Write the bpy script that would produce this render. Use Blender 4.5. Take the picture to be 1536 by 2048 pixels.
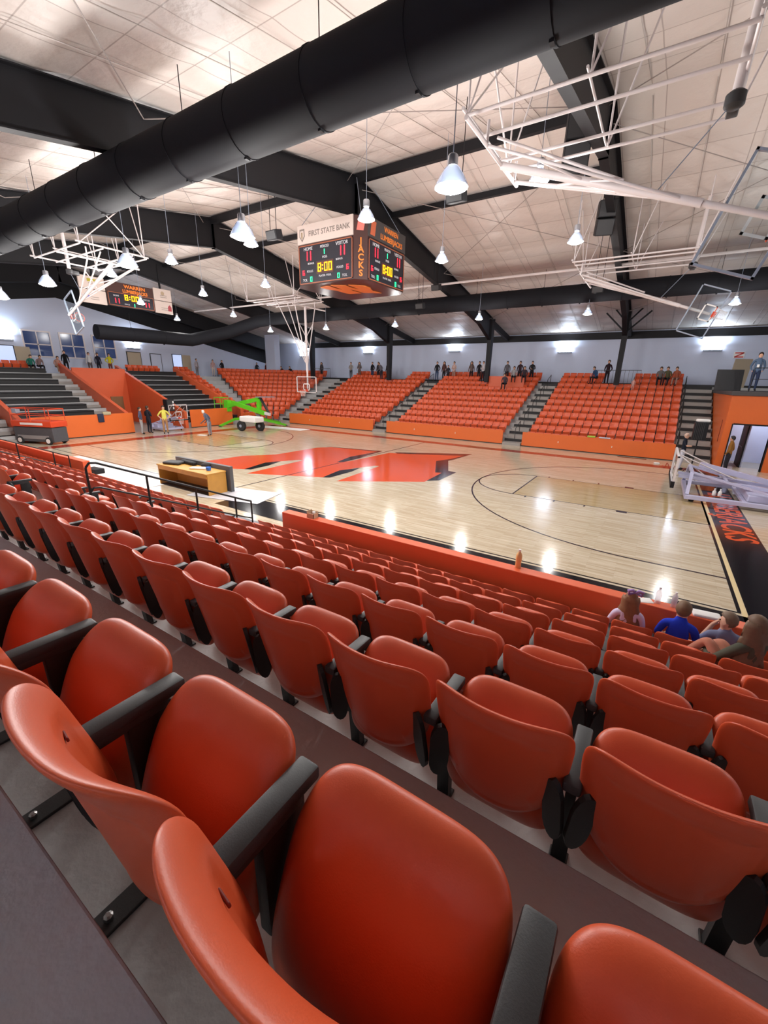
import bpy, bmesh, math, random
from mathutils import Vector, Matrix
random.seed(7)
S = bpy.context.scene
for o in list(bpy.data.objects): bpy.data.objects.remove(o)
COL = S.collection
PI = math.pi

# ------------------------------------------------------------------ camera
YAW, PIT, ROL = .5667, -.3095, .0212
CAM = Vector((12.41, -16.604, 3.863)); FPX = 825.264
cy, sy, cp, sp, cr, sr = math.cos(YAW), math.sin(YAW), math.cos(PIT), math.sin(PIT), math.cos(ROL), math.sin(ROL)
Fv = Vector((-sy*cp, cy*cp, sp)); Rv = Vector((cy, sy, 0)); Uv = Rv.cross(Fv)
R2 = cr*Rv+sr*Uv; U2 = -sr*Rv+cr*Uv
cd = bpy.data.cameras.new('camera'); cam = bpy.data.objects.new('camera', cd); COL.objects.link(cam)
cd.sensor_fit = 'VERTICAL'; cd.sensor_height = 36; cd.lens = FPX/2048*36; cd.clip_start = .05; cd.clip_end = 200
cam.matrix_world = Matrix.Translation(CAM) @ Matrix((R2, U2, -Fv)).transposed().to_4x4()
S.camera = cam
def on(px, py, ax, val):
    d = R2*((px-768)/FPX)-U2*((py-1024)/FPX)+Fv
    t = (val-CAM[ax])/d[ax]
    return CAM+d*t
def proj(P):
    q = Vector(P)-CAM; z = q.dot(Fv)
    if z <= .05: return None
    return 768+FPX*q.dot(R2)/z, 1024-FPX*q.dot(U2)/z, z

# ------------------------------------------------------------------ world, exposure
w = bpy.data.worlds.new('world'); S.world = w; w.use_nodes = True
w.node_tree.nodes['Background'].inputs[0].default_value = (.02, .03, .06, 1)
w.node_tree.nodes['Background'].inputs[1].default_value = .5
S.view_settings.view_transform = 'Standard'; S.view_settings.look = 'None'
S.view_settings.exposure = 0.25; S.view_settings.gamma = 1; S.view_settings.use_curve_mapping = False
LAMP_W = 165; SCONCE_W = 95
LAMP_COL = (1, .975, .95); SCONCE_COL = (.72, .86, 1)

# ------------------------------------------------------------------ materials
def srgb(c):
    f = lambda v: v/12.92 if v <= .04045 else ((v+.055)/1.055)**2.4
    return tuple(f(v/255) for v in c)+(1,)
MATS = {}
def mat(name, rgb, rough=.5, metal=0, emit=None, es=1, noise=0, nscale=8, bump=0, bscale=60, coat=0, trans=0, alpha=1, spec=.5):
    if name in MATS: return MATS[name]
    m = bpy.data.materials.new(name); m.use_nodes = True; nt = m.node_tree; b = nt.nodes['Principled BSDF']
    c = srgb(rgb); b.inputs['Base Color'].default_value = c
    b.inputs['Roughness'].default_value = rough; b.inputs['Metallic'].default_value = metal
    b.inputs['Specular IOR Level'].default_value = spec
    b.inputs['Coat Weight'].default_value = coat; b.inputs['Transmission Weight'].default_value = trans
    b.inputs['Alpha'].default_value = alpha
    if emit: b.inputs['Emission Color'].default_value = srgb(emit); b.inputs['Emission Strength'].default_value = es
    if noise or bump:
        tc = nt.nodes.new('ShaderNodeTexCoord')
    if noise:
        n = nt.nodes.new('ShaderNodeTexNoise'); n.inputs['Scale'].default_value = nscale; n.inputs['Detail'].default_value = 5
        mx = nt.nodes.new('ShaderNodeMix'); mx.data_type = 'RGBA'
        nt.links.new(tc.outputs['Object'], n.inputs['Vector']); nt.links.new(n.outputs[0], mx.inputs[0])
        mx.inputs[6].default_value = tuple(v*(1-noise) for v in c[:3])+(1,)
        mx.inputs[7].default_value = tuple(min(1, v*(1+noise)) for v in c[:3])+(1,)
        nt.links.new(mx.outputs[2], b.inputs['Base Color'])
    if bump:
        n2 = nt.nodes.new('ShaderNodeTexNoise'); n2.inputs['Scale'].default_value = bscale; n2.inputs['Detail'].default_value = 3
        bp = nt.nodes.new('ShaderNodeBump'); bp.inputs['Strength'].default_value = bump; bp.inputs['Distance'].default_value = .02
        nt.links.new(tc.outputs['Object'], n2.inputs['Vector']); nt.links.new(n2.outputs[0], bp.inputs['Height'])
        nt.links.new(bp.outputs[0], b.inputs['Normal'])
    MATS[name] = m; return m
M_OR = mat('seat_orange', (211, 86, 47), .38, noise=.05, nscale=3, bump=.05, bscale=300)
M_BLK = mat('seat_black', (30, 30, 31), .5, bump=.05, bscale=200)
M_ARM = mat('arm_grey_black', (52, 54, 56), .5, bump=.05, bscale=300)
M_BOLT = mat('bolt_steel', (170, 170, 170), .35, 1)
M_SLOT = mat('slot_dark', (120, 30, 15), .6)
M_CONC = mat('concrete', (172, 172, 172), .55, noise=.10, nscale=2.2, bump=.15, bscale=40)
M_CONC2 = mat('concrete_floor', (150, 145, 140), .5, noise=.1, nscale=1.5)
M_NOSE = mat('nosing_black', (22, 22, 24), .6)
M_OWALL = mat('wall_orange', (216, 94, 52), .45, noise=.04, nscale=1.5)
M_OPAN = mat('panel_orange', (216, 104, 44), .4, noise=.03, nscale=1.5)
M_WALL = mat('wall_white', (198, 207, 228), .7, noise=.02, nscale=.8)
M_STEEL = mat('black_steel', (22, 22, 26), .6, spec=.3, noise=.1, nscale=3)
M_DUCT = mat('black_duct', (17, 18, 24), .8, spec=.25, noise=.06, nscale=2, bump=.1, bscale=4)
M_PIPE = mat('white_pipe', (214, 206, 206), .4)
M_LAMPW = mat('lamp_lens', (255, 255, 255), .4, emit=(255, 252, 246), es=30)
M_SCON = mat('sconce_glow', (255, 255, 255), .4, emit=(240, 246, 255), es=9)
M_ALU = mat('brushed_alu', (190, 195, 205), .3, .8)
M_LAMPH = mat('lamp_reflector', (205, 212, 225), .25, .3, trans=.5)
M_RAIL = mat('rail_black', (20, 20, 20), .4)
M_CHAR = mat('charcoal', (48, 48, 50), .55)
M_PAPER = mat('paper_white', (232, 230, 228), .7)
M_WOODD = mat('desk_oak', (196, 142, 62), .45, noise=.12, nscale=6)
M_LIME = mat('lift_green', (96, 200, 40), .35)
M_LIFTO = mat('lift_orange', (206, 70, 34), .45, noise=.1, nscale=4)
M_LIFTG = mat('lift_grey', (74, 77, 82), .5, noise=.2, nscale=6)
M_TYRE = mat('tyre_rubber', (34, 34, 36), .8)
M_LAV = mat('goal_powdercoat', (186, 186, 214), .35)
M_PLY = mat('door_tan', (178, 164, 142), .6)
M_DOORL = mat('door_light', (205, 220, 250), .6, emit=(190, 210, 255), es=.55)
M_NIGHT = mat('night_glass', (36, 50, 84), .12, emit=(50, 70, 120), es=.25)
M_BENCH = mat('bench_black', (26, 27, 30), .5)
M_NET = mat('net_white', (235, 232, 230), .7)
M_RIM = mat('rim_orange', (214, 66, 30), .4)
M_GREY = mat('frame_grey', (150, 160, 176), .4, .3)
def glassmat():
    m = bpy.data.materials.new('clear_glass'); m.use_nodes = True; nt = m.node_tree; nt.nodes.clear()
    o = nt.nodes.new('ShaderNodeOutputMaterial'); t = nt.nodes.new('ShaderNodeBsdfTransparent'); g = nt.nodes.new('ShaderNodeBsdfGlossy')
    t.inputs[0].default_value = (.93, .96, .97, 1); g.inputs['Roughness'].default_value = .03
    lw = nt.nodes.new('ShaderNodeLayerWeight'); lw.inputs[0].default_value = .25; f = nt.nodes.new('ShaderNodeMath'); f.operation = 'MULTIPLY'; f.inputs[1].default_value = .35; nt.links.new(lw.outputs['Facing'], f.inputs[0]); x = nt.nodes.new('ShaderNodeMixShader')
    nt.links.new(f.outputs[0], x.inputs[0]); nt.links.new(t.outputs[0], x.inputs[1]); nt.links.new(g.outputs[0], x.inputs[2]); nt.links.new(x.outputs[0], o.inputs[0])
    return m
M_GLASS = glassmat()
def woodmat(name, c1, c2, gloss=.09, along='X'):
    m = bpy.data.materials.new(name); m.use_nodes = True; nt = m.node_tree; b = nt.nodes['Principled BSDF']; N = nt.nodes.new; L = nt.links.new
    tc = N('ShaderNodeTexCoord'); br = N('ShaderNodeTexBrick'); br.offset = .37; br.squash = 1
    br.inputs['Scale'].default_value = 1; br.inputs['Brick Width'].default_value = .9; br.inputs['Row Height'].default_value = .062
    br.inputs['Mortar Size'].default_value = .0012; br.inputs['Mortar Smooth'].default_value = .2
    br.inputs['Color1'].default_value = srgb(c1); br.inputs['Color2'].default_value = srgb(c2); br.inputs['Mortar'].default_value = tuple(v*.55 for v in srgb(c2)[:3])+(1,)
    L(tc.outputs['Object'], br.inputs['Vector'])
    mp = N('ShaderNodeMapping'); mp.inputs['Scale'].default_value = (.6, 9, 1); L(tc.outputs['Object'], mp.inputs[0])
    n = N('ShaderNodeTexNoise'); n.inputs['Scale'].default_value = 1.6; n.inputs['Detail'].default_value = 6; L(mp.outputs[0], n.inputs['Vector'])
    mx = N('ShaderNodeMix'); mx.data_type = 'RGBA'; mx.blend_type = 'MULTIPLY'; mx.inputs[0].default_value = 1
    rp = N('ShaderNodeValToRGB'); rp.color_ramp.elements[0].position = .3; rp.color_ramp.elements[0].color = (.78, .74, .68, 1); rp.color_ramp.elements[1].position = .7; rp.color_ramp.elements[1].color = (1, 1, 1, 1)
    L(n.outputs[0], rp.inputs[0]); L(br.outputs[0], mx.inputs[6]); L(rp.outputs[0], mx.inputs[7]); L(mx.outputs[2], b.inputs['Base Color'])
    b.inputs['Roughness'].default_value = gloss; b.inputs['Specular IOR Level'].default_value = .6
    return m
M_WOOD = woodmat('court_maple', (216, 205, 184), (198, 183, 158), .13)
M_KEY = woodmat('court_stain', (198, 178, 138), (184, 162, 120), .13)
M_PORG = mat('paint_orange', (216, 84, 46), .12)
M_PRED = mat('paint_red', (150, 42, 22), .2)
M_PBLK = mat('paint_black', (26, 25, 30), .12)
M_PLINE = mat('paint_line', (44, 30, 44), .15)
M_PCRM = mat('paint_cream', (226, 206, 160), .15)

def ceilmat():
    m = bpy.data.materials.new('vinyl_insulation'); m.use_nodes = True; nt = m.node_tree; b = nt.nodes['Principled BSDF']; N = nt.nodes.new; L = nt.links.new
    tc = N('ShaderNodeTexCoord')
    br = N('ShaderNodeTexBrick'); br.offset = 0; br.inputs['Scale'].default_value = 1; br.inputs['Brick Width'].default_value = 1.22; br.inputs['Row Height'].default_value = 1.52
    br.inputs['Mortar Size'].default_value = .02; br.inputs['Mortar Smooth'].default_value = .6
    br.inputs['Color1'].default_value = srgb((214, 204, 198)); br.inputs['Color2'].default_value = srgb((205, 196, 190)); br.inputs['Mortar'].default_value = srgb((168, 156, 150))
    L(tc.outputs['Object'], br.inputs['Vector'])
    n = N('ShaderNodeTexNoise'); n.inputs['Scale'].default_value = 1.2; n.inputs['Detail'].default_value = 6
    L(tc.outputs['Object'], n.inputs['Vector'])
    bp = N('ShaderNodeBump'); bp.inputs['Strength'].default_value = .6; bp.inputs['Distance'].default_value = .12; L(n.outputs[0], bp.inputs['Height']); L(bp.outputs[0], b.inputs['Normal'])
    L(br.outputs[0], b.inputs['Base Color']); b.inputs['Roughness'].default_value = .42
    return m
M_CEIL = ceilmat()

# ------------------------------------------------------------------ mesh helpers
class MB:
    def __init__(s): s.v = []; s.f = []; s.mi = []
    def add(s, vs, fs, mi=0):
        k = len(s.v); s.v += [tuple(v) for v in vs]; s.f += [tuple(i+k for i in f) for f in fs]; s.mi += [mi]*len(fs)
        return s
    def box(s, x0, x1, y0, y1, z0, z1, mi=0, M=None):
        vs = [(x, y, z) for z in (z0, z1) for y in (y0, y1) for x in (x0, x1)]
        if M: vs = [M @ Vector(v) for v in vs]
        return s.add(vs, [(0, 2, 3, 1), (4, 5, 7, 6), (0, 1, 5, 4), (2, 6, 7, 3), (0, 4, 6, 2), (1, 3, 7, 5)], mi)
    def bbox(s, x0, x1, y0, y1, z0, z1, b=.01, mi=0, M=None):   # bevelled box
        bm = bmesh.new(); bmesh.ops.create_cube(bm, size=1)
        for v in bm.verts: v.co = Vector(((x0+x1)/2+v.co.x*(x1-x0), (y0+y1)/2+v.co.y*(y1-y0), (z0+z1)/2+v.co.z*(z1-z0)))
        bmesh.ops.bevel(bm, geom=bm.edges[:], offset=b, segments=2, affect='EDGES', profile=.5)
        if M: bmesh.ops.transform(bm, matrix=M, verts=bm.verts)
        bm.verts.index_update(); s.add([v.co.copy() for v in bm.verts], [[v.index for v in f.verts] for f in bm.faces], mi); bm.free(); return s
    def tube(s, pts, r, n=8, mi=0, cap=True):
        pts = [Vector(p) for p in pts]; rings = []; up = None
        rr = r if isinstance(r, (list, tuple)) else [r]*len(pts)
        for i, p in enumerate(pts):
            d = (pts[min(i+1, len(pts)-1)]-pts[max(i-1, 0)]).normalized()
            if up is None: up = Vector((0, 0, 1)) if abs(d.z) < .9 else Vector((0, 1, 0))
            a = d.cross(up).normalized(); b = a.cross(d).normalized(); up = b
            rings.append([p+(a*math.cos(2*PI*k/n)+b*math.sin(2*PI*k/n))*rr[i] for k in range(n)])
        vs = [v for rg in rings for v in rg]; fs = []
        for i in range(len(pts)-1):
            for k in range(n): fs.append((i*n+k, i*n+(k+1) % n, (i+1)*n+(k+1) % n, (i+1)*n+k))
        if cap: fs.append(tuple(range(n))[::-1]); fs.append(tuple((len(pts)-1)*n+k for k in range(n)))
        return s.add(vs, fs, mi)
    def bar(s, a, b, w, h, mi=0):       # rectangular bar
        a = Vector(a); b = Vector(b); d = (b-a).normalized(); up = Vector((0, 0, 1)) if abs(d.z) < .95 else Vector((1, 0, 0))
        x = d.cross(up).normalized()*w/2; z = x.cross(d).normalized()*h/2
        vs = [p+i*x+j*z for p in (a, b) for i, j in ((-1, -1), (1, -1), (1, 1), (-1, 1))]
        return s.add(vs, [(0, 1, 2, 3), (7, 6, 5, 4), (0, 4, 5, 1), (1, 5, 6, 2), (2, 6, 7, 3), (3, 7, 4, 0)], mi)
    def lathe(s, prof, c=(0, 0, 0), n=20, mi=0):
        c = Vector(c); vs = [c+Vector((r*math.cos(2*PI*k/n), r*math.sin(2*PI*k/n), z)) for r, z in prof for k in range(n)]; fs = []
        for i in range(len(prof)-1):
            for k in range(n): fs.append((i*n+k, i*n+(k+1) % n, (i+1)*n+(k+1) % n, (i+1)*n+k))
        fs.append(tuple(range(n))[::-1]); fs.append(tuple((len(prof)-1)*n+k for k in range(n)))
        return s.add(vs, fs, mi)
    def prism(s, poly, z0, z1, mi=0, M=None):   # polygon in XY extruded z0..z1
        n = len(poly); vs = [(x, y, z0) for x, y in poly]+[(x, y, z1) for x, y in poly]
        if M: vs = [M @ Vector(v) for v in vs]
        return s.add(vs, [tuple(range(n))[::-1], tuple(range(n, 2*n))]+[(i, (i+1) % n, n+(i+1) % n, n+i) for i in range(n)], mi)
    def flat(s, poly, z=0, mi=0):
        return s.add([(p[0], p[1], z) for p in poly], [tuple(range(len(poly)))], mi)
    def mesh(s, name, smooth=False, ang=None):
        me = bpy.data.meshes.new(name); me.from_pydata([tuple(v) for v in s.v], [], s.f); me.update()
        me.polygons.foreach_set('material_index', s.mi)
        if smooth:
            me.polygons.foreach_set('use_smooth', [True]*len(me.polygons))
            if ang:
                me.set_sharp_from_angle(angle=math.radians(ang))
        return me
    def build(s, name, m, parent=None, smooth=False, ang=None, flip=False):
        me = s.mesh(name, smooth, ang)
        return obj(name, me, m, parent)
def fixn(me):
    bm = bmesh.new(); bm.from_mesh(me); bmesh.ops.recalc_face_normals(bm, faces=bm.faces[:]); bm.to_mesh(me); bm.free()
def obj(name, me, m, parent=None):
    for x in (m if isinstance(m, (list, tuple)) else [m]): me.materials.append(x)
    fixn(me)
    o = bpy.data.objects.new(name, me); COL.objects.link(o)
    if parent: o.parent = parent
    return o
def tag(o, label=None, cat=None, group=None, kind=None):
    if label: o['label'] = label
    if cat: o['category'] = cat
    if group: o['group'] = group
    if kind: o['kind'] = kind
    return o
def thing(name, label, cat, loc=(0, 0, 0), rz=0, group=None):
    o = bpy.data.objects.new(name, None); COL.objects.link(o); o.empty_display_size = .1
    o.location = loc; o.rotation_euler = (0, 0, rz); return tag(o, label, cat, group)
def struct(name, mb, m, parent=None, smooth=False, ang=None):
    return tag(mb.build(name, m, parent, smooth, ang), kind='structure')
def copy_tree(o, parent=None):
    c = o.copy(); COL.objects.link(c)
    if parent: c.parent = parent
    for ch in list(o.children): copy_tree(ch, c)
    return c
def textmesh(txt, size, ext=.004, bold=0):
    cu = bpy.data.curves.new('t', 'FONT'); cu.body = txt; cu.size = size; cu.extrude = ext; cu.align_x = 'CENTER'; cu.align_y = 'CENTER'; cu.offset = bold
    cu.resolution_u = 3
    o = bpy.data.objects.new('t', cu); COL.objects.link(o); bpy.context.view_layer.update()
    me = bpy.data.meshes.new_from_object(o.evaluated_get(bpy.context.evaluated_depsgraph_get()))
    bpy.data.objects.remove(o); return me
def text(name, txt, size, m, parent, M, sx=1, bold=0):
    me = textmesh(txt, size, .004, bold); me.materials.clear(); me.transform(M @ Matrix.Diagonal((sx, 1, 1, 1)))
    return obj(name, me, m, parent)
ORD = ['zeroth', 'first', 'second', 'third', 'fourth', 'fifth', 'sixth', 'seventh', 'eighth', 'ninth', 'tenth', 'eleventh', 'twelfth', 'thirteenth', 'fourteenth', 'fifteenth', 'sixteenth', 'seventeenth', 'eighteenth', 'nineteenth', 'twentieth']
def ordn(i): return ORD[i] if i < len(ORD) else 'twenty-'+ORD[i-20]

# ================================================================== STRUCTURE
XL, XR, YW, YN = -30, 30, 23.0, -23.0
fl = MB(); fl.box(-34, 34, YN-.3, YW+.3, -.3, 0); floor = struct('floor', fl, M_CONC2)
SX0, SX1 = -17.8, 17.6
cw = MB(); cw.box(SX0, SX1, -10.0, 10.55, -.05, .012); struct('hardwood', cw, M_WOOD, floor)
HX, HY = 14.33, 7.62
def fill(name, polys, m, z):
    mb = MB()
    for p in polys: mb.prism(p, .004, z)
    return struct(name, mb, m, floor)
Z1, Z2, Z3 = .014, .016, .018
def rect(x0, x1, y0, y1): return [(x0, y0), (x1, y0), (x1, y1), (x0, y1)]
fill('key_stain', [rect(HX-5.79, HX, -1.83, 1.83), rect(-HX, -HX+5.79, -1.83, 1.83)], M_KEY, Z1)
lines = []
W_ = .05
for s in (1, -1):
    fx = s*(HX-5.79)
    lines.append(rect(fx-W_/2, fx+W_/2, -1.83, 1.83))
    for yy in (-1.83, 1.83):
        lines.append(rect(min(fx, s*HX), max(fx, s*HX), yy-.012, yy+.012))
        for k, d in enumerate((2.29, 3.38, 4.34, 5.31)):
            wd = .3 if k == 0 else .05; sg = 1 if yy > 0 else -1
            xx = s*(HX-d); lines.append(rect(xx-wd/2, xx+wd/2, min(yy, yy+sg*.18), max(yy, yy+sg*.18)))
    hx = s*(HX-1.6)
    def arc(cx, cyy, r, a0, a1, n=40):
        for i in range(n):
            a = a0+(a1-a0)*i/n; b = a0+(a1-a0)*(i+1)/n
            lines.append([(cx+(r-W_/2)*math.cos(a), cyy+(r-W_/2)*math.sin(a)), (cx+(r+W_/2)*math.cos(a), cyy+(r+W_/2)*math.sin(a)), (cx+(r+W_/2)*math.cos(b), cyy+(r+W_/2)*math.sin(b)), (cx+(r-W_/2)*math.cos(b), cyy+(r-W_/2)*math.sin(b))])
    base = PI if s > 0 else 0
    arc(hx, 0, 6.02, base-PI/2, base+PI/2)
    arc(fx, 0, 1.83, base-PI/2, base+PI/2, 24)
    for yy in (-6.02, 6.02): lines.append(rect(min(hx, s*HX), max(hx, s*HX), yy-W_/2, yy+W_/2))
lines.append(rect(-.025, .025, -HY, HY))
fill('court_lines', lines, M_PLINE, Z3)
bl = [rect(HX+.1, HX+1.0, -8.9, 8.0), rect(-HX-.05, -HX, -HY, HY), rect(HX-.05, HX+.01, -HY, HY), rect(1.1, 17, -8.9, -7.76), rect(-14.3, 14.33, -7.67, -7.62), rect(2.9, 4.6, HY, 8.4), rect(11.0, 12.4, 9.9, 10.2)]
fill('black_border', bl, M_PBLK, Z1)
fill('cream_line', [rect(HX+.012, HX+.095, -HY-.4, HY)], M_PCRM, Z1)
fill('red_border', [rect(-14.9, 2.9, HY+.05, 8.45), rect(4.6, 15.4, HY+.05, 8.45), rect(-HX-1.0, -HX-.1, -8, 8.4)], M_PRED, Z1+.0005)
def px_poly(pts, ox, oy, k): return [tuple(on(ox+x*k, oy+y*k, 2, 0).xy) for x, y in pts]
k_ = .390625
lo = [[(80, 212), (270, 185), (440, 178), (650, 143), (720, 140), (960, 163), (820, 190), (750, 218), (820, 212), (1020, 170), (1060, 172), (1400, 185), (1340, 200), (1260, 212), (1255, 270), (1290, 272), (1200, 318), (750, 315), (970, 238), (950, 235), (830, 250), (680, 295), (290, 275), (580, 208), (560, 205), (440, 215), (385, 228), (280, 253), (200, 250)]]
fill('logo_orange', [px_poly(p, 380, 840, k_) for p in lo], M_PORG, Z2)
lb = [[(280, 253), (385, 220), (465, 213), (400, 235), (310, 255)], [(700, 137), (985, 161), (850, 200), (790, 215), (750, 218), (820, 190), (960, 164)], [(680, 295), (765, 260), (870, 247), (830, 265), (715, 297)],
      [(1050, 167), (1445, 176), (1350, 204), (1322, 210), (1322, 262), (1362, 270), (1275, 311), (1212, 313), (1290, 272), (1255, 270), (1260, 212), (1340, 200), (1400, 185), (1060, 173)]]
fill('logo_shadow', [px_poly(p, 380, 840, k_) for p in lb], M_PBLK, Z3)
tm = textmesh('LUMBERJACKS', .95, .0015, .02); xs = [v.co.x for v in tm.vertices]; kx = 6.0/(max(xs)-min(xs)); tm.materials.clear()
tm.transform(Matrix.Translation((HX+.56, 0, .0155)) @ Matrix.Rotation(-PI/2, 4, 'Z') @ Matrix.Diagonal((kx, 1, 1, 1)))
tag(obj('baseline_lettering', tm, M_PORG, floor), kind='structure')

# roof ------------------------------------------------------------
def roofz(y): return 12.05-.18*abs(y)
cm = MB(); nx, ny = 150, 2*150
vs = []; fs = []
for j in range(ny+1):
    y = YN-.3+(YW-YN+.6)*j/ny
    for i in range(nx+1):
        x = -34+68*i/nx
        sag = -.05*abs(math.sin(PI*abs(y)/1.52))*(.8+.3*math.sin(x*2.1+y))
        vs.append((x, y, roofz(y)+sag))
for j in range(ny):
    for i in range(nx): a = j*(nx+1)+i; fs.append((a, a+1, a+nx+2, a+nx+1))
cm.add(vs, fs); k = len(cm.v)
cm.add([(-34, YN-.3, 8.4), (34, YN-.3, 8.4), (34, 0, 12.6), (-34, 0, 12.6), (34, YW+.3, 8.4), (-34, YW+.3, 8.4)], [(0, 1, 2, 3), (3, 2, 4, 5)])
ceiling = struct('ceiling', cm, M_CEIL, smooth=True)
# walls
wf = MB(); wf.box(-30.3, 30.3, YW, YW+.3, 0, 9); wall_far = struct('wall_far', wf, M_WALL)
wn = MB(); wn.box(-30.3, 30.3, YN-.3, YN, 0, 9); struct('wall_near', wn, M_WALL)
def gable(x0, x1, z0, zr, sl): # wall with gable
    mb = MB(); pr = [(YN, z0), (YW, z0), (YW, zr-sl*YW), (0, zr), (YN, zr+sl*YN)]
    mb.add([(x0, y, z) for y, z in pr]+[(x1, y, z) for y, z in pr], [(0, 1, 2, 3, 4), (9, 8, 7, 6, 5)]+[(i, (i+1) % 5, 5+(i+1) % 5, 5+i) for i in range(5)])
    return mb
struct('wall_left', gable(XL-.3, XL, 0, 9.65, .19), M_WALL)
struct('wall_right', gable(XR, XR+.3, 0, 12.1, .18), M_WALL)
# dark header above the left wall
hd = MB(); pr = [(-22.9, 5.3), (0, 9.6), (22.9, 5.3), (22.9, 8.0), (0, 12.0), (-22.9, 8.0)]
hd.add([(XL-.35, y, z) for y, z in pr]+[(XL-.05, y, z) for y, z in pr], [(0, 1, 4, 5), (1, 2, 3, 4), (6, 7, 10, 11), (7, 8, 9, 10)]+[(i, (i+1) % 6, 6+(i+1) % 6, 6+i) for i in range(6)])
struct('wall_left_header', hd, M_STEEL)
# black girt along the far wall top
b = MB(); b.box(-24, 20.3, YW-.22, YW-.02, 7.3, 7.82); struct('trim_1', b, M_STEEL)
b = MB(); b.box(-28, 30, YW-.12, YW-.02, 3.85, 4.0); struct('baseboard_far', b, M_CHAR)
# concourse slabs
b = MB(); b.box(-29.9, 29.9, 20.0, YW-.01, 3.55, 3.85); b.box(-29.9, -27.6, -22.9, 20.0, 3.55, 3.85)
struct('concourse_slab', b, M_CONC)
# far stand tiers
RISE, DEP = .385, .93
FY0 = 10.62
def tiers(mb, x0, x1, y0, n, sgn=1, dep=DEP, rise=RISE, z0=0, mi=0):
    for i in range(n):
        a = y0+sgn*dep*(i+1)-sgn*dep*0; e = y0+sgn*dep*(n+1)
        mb.box(x0, x1, min(a, e), max(a, e), z0+rise*i, z0+rise*(i+1), mi)
ft = MB(); tiers(ft, -26, 15.3, FY0-.1, 10); struct('far_seating_tiers', ft, M_CONC)
# near stand tiers : row G front .. A .. Z (camera)
def nrow(k):  # k=0 G(front) .. 6 A ; returns floor z, arm-tip y
    return .03+.40*k, CAM.y+.517+.931*(6-k)
nt_ = MB()
for k in range(1, 10):
    fz, ya = nrow(k); front = ya+.563
    nt_.bbox(-30, 30, YN, front, fz-.4 if k > 1 else 0, fz, .006)
struct('near_seating_tiers', nt_, M_CONC)
# steel frames -----------------------------------------------------
def frame(x, name):
    mb = MB()
    for s in (1, -1):
        top = [(0, 12.02), (s*23.0, 7.86)]
        pr = [(0, 11.95), (0, 10.55), (s*10, 9.02), (s*15.5, 8.0), (s*18.0, 7.1), (s*18.05, 8.72)]
        for dx0, dx1, tt in ((-.012, .012, 0),):
            mb.add([(x+dx0, y, z) for y, z in pr]+[(x+dx1, y, z) for y, z in pr], [tuple(range(6)), tuple(range(6, 12))[::-1]]+[(i, (i+1) % 6, 6+(i+1) % 6, 6+i) for i in range(6)])
        low = [(0, 10.55), (s*10, 9.02), (s*15.5, 8.0), (s*18.0, 7.1)]
        for a, bb in zip(low[:-1], low[1:]): mb.bar((x, a[0], a[1]), (x, bb[0], bb[1]), .28, .03)
        mb.bar((x, 0, 11.93), (x, s*18.1, 8.68), .28, .03)
        mb.box(x-.14, x+.14, -.02, .02, 10.5, 11.95)
        # column: tapered box
        yc = s*18.3; zf = 3.85
        vs = [(x-.16, yc-.18, zf), (x+.16, yc-.18, zf), (x+.16, yc+.18, zf), (x-.16, yc+.18, zf), (x-.16, yc-.34, 8.6), (x+.16, yc-.34, 8.6), (x+.16, yc+.3, 8.7), (x-.16, yc+.3, 8.7)]
        mb.add(vs, [(0, 3, 2, 1), (4, 5, 6, 7), (0, 1, 5, 4), (1, 2, 6, 5), (2, 3, 7, 6), (3, 0, 4, 7)])
        # lean-to rafter behind
        mb.bar((x, yc+.2, 8.35), (x, s*22.9, 7.62), .2, .45)
    return struct(name, mb, M_STEEL)
FR = [9.6, .05, -9.55, -19.15, 19.2]
for i, x in enumerate(FR): frame(x, 'steel_frame')
gf = MB()
for s in (1, -1): gf.bar((-28.7, 0, 11.3), (-28.7, s*22.5, 7.3), .28, 1.3)
struct('steel_frame', gf, M_STEEL)
rb = MB()
for y, h in ((0, .32), (2.9, .22)): rb.box(-29, 9.6, y-.09, y+.09, roofz(y)-h-.08, roofz(y)-.08)
struct('ridge_beams', rb, M_STEEL)
# purlin seam cords and brace rods
pr_ = MB()
for i in range(-19, 20):
    for s in (1, -1):
        pr_.tube([(i*1.52, s*.3, roofz(0)-.13), (i*1.52, s*22.6, roofz(22.6)-.1)], .012, 4)
struct('ceiling_seams', pr_, mat('seam_tape', (188, 178, 172), .6), smooth=True)
br_ = MB()
for x0 in (.05, -9.55, 9.6, -19.15):
    for s in (1, -1):
        for y0, y1 in ((.5, 9), (9, 17.5)):
            br_.tube([(x0, s*y0, roofz(y0)-.35), (x0+9.5, s*y1, roofz(y1)-.35)], .014, 5); br_.tube([(x0+9.5, s*y0, roofz(y0)-.35), (x0, s*y1, roofz(y1)-.35)], .014, 5)
struct('roof_brace_rods', br_, mat('rod_grey', (150, 140, 136), .5))
for i, x in enumerate((9.6,)):
    vb = MB()
    for dx in (-1, 1):
        vb.bar((x, 18.2, 7.3), (x+dx*1.35, 18.2, 8.6), .1, .1); vb.bar((x, 18.2, 7.9), (x+dx*.9, 18.2, 8.9), .09, .09)
    struct('column_knee_braces', vb, M_STEEL)

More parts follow.
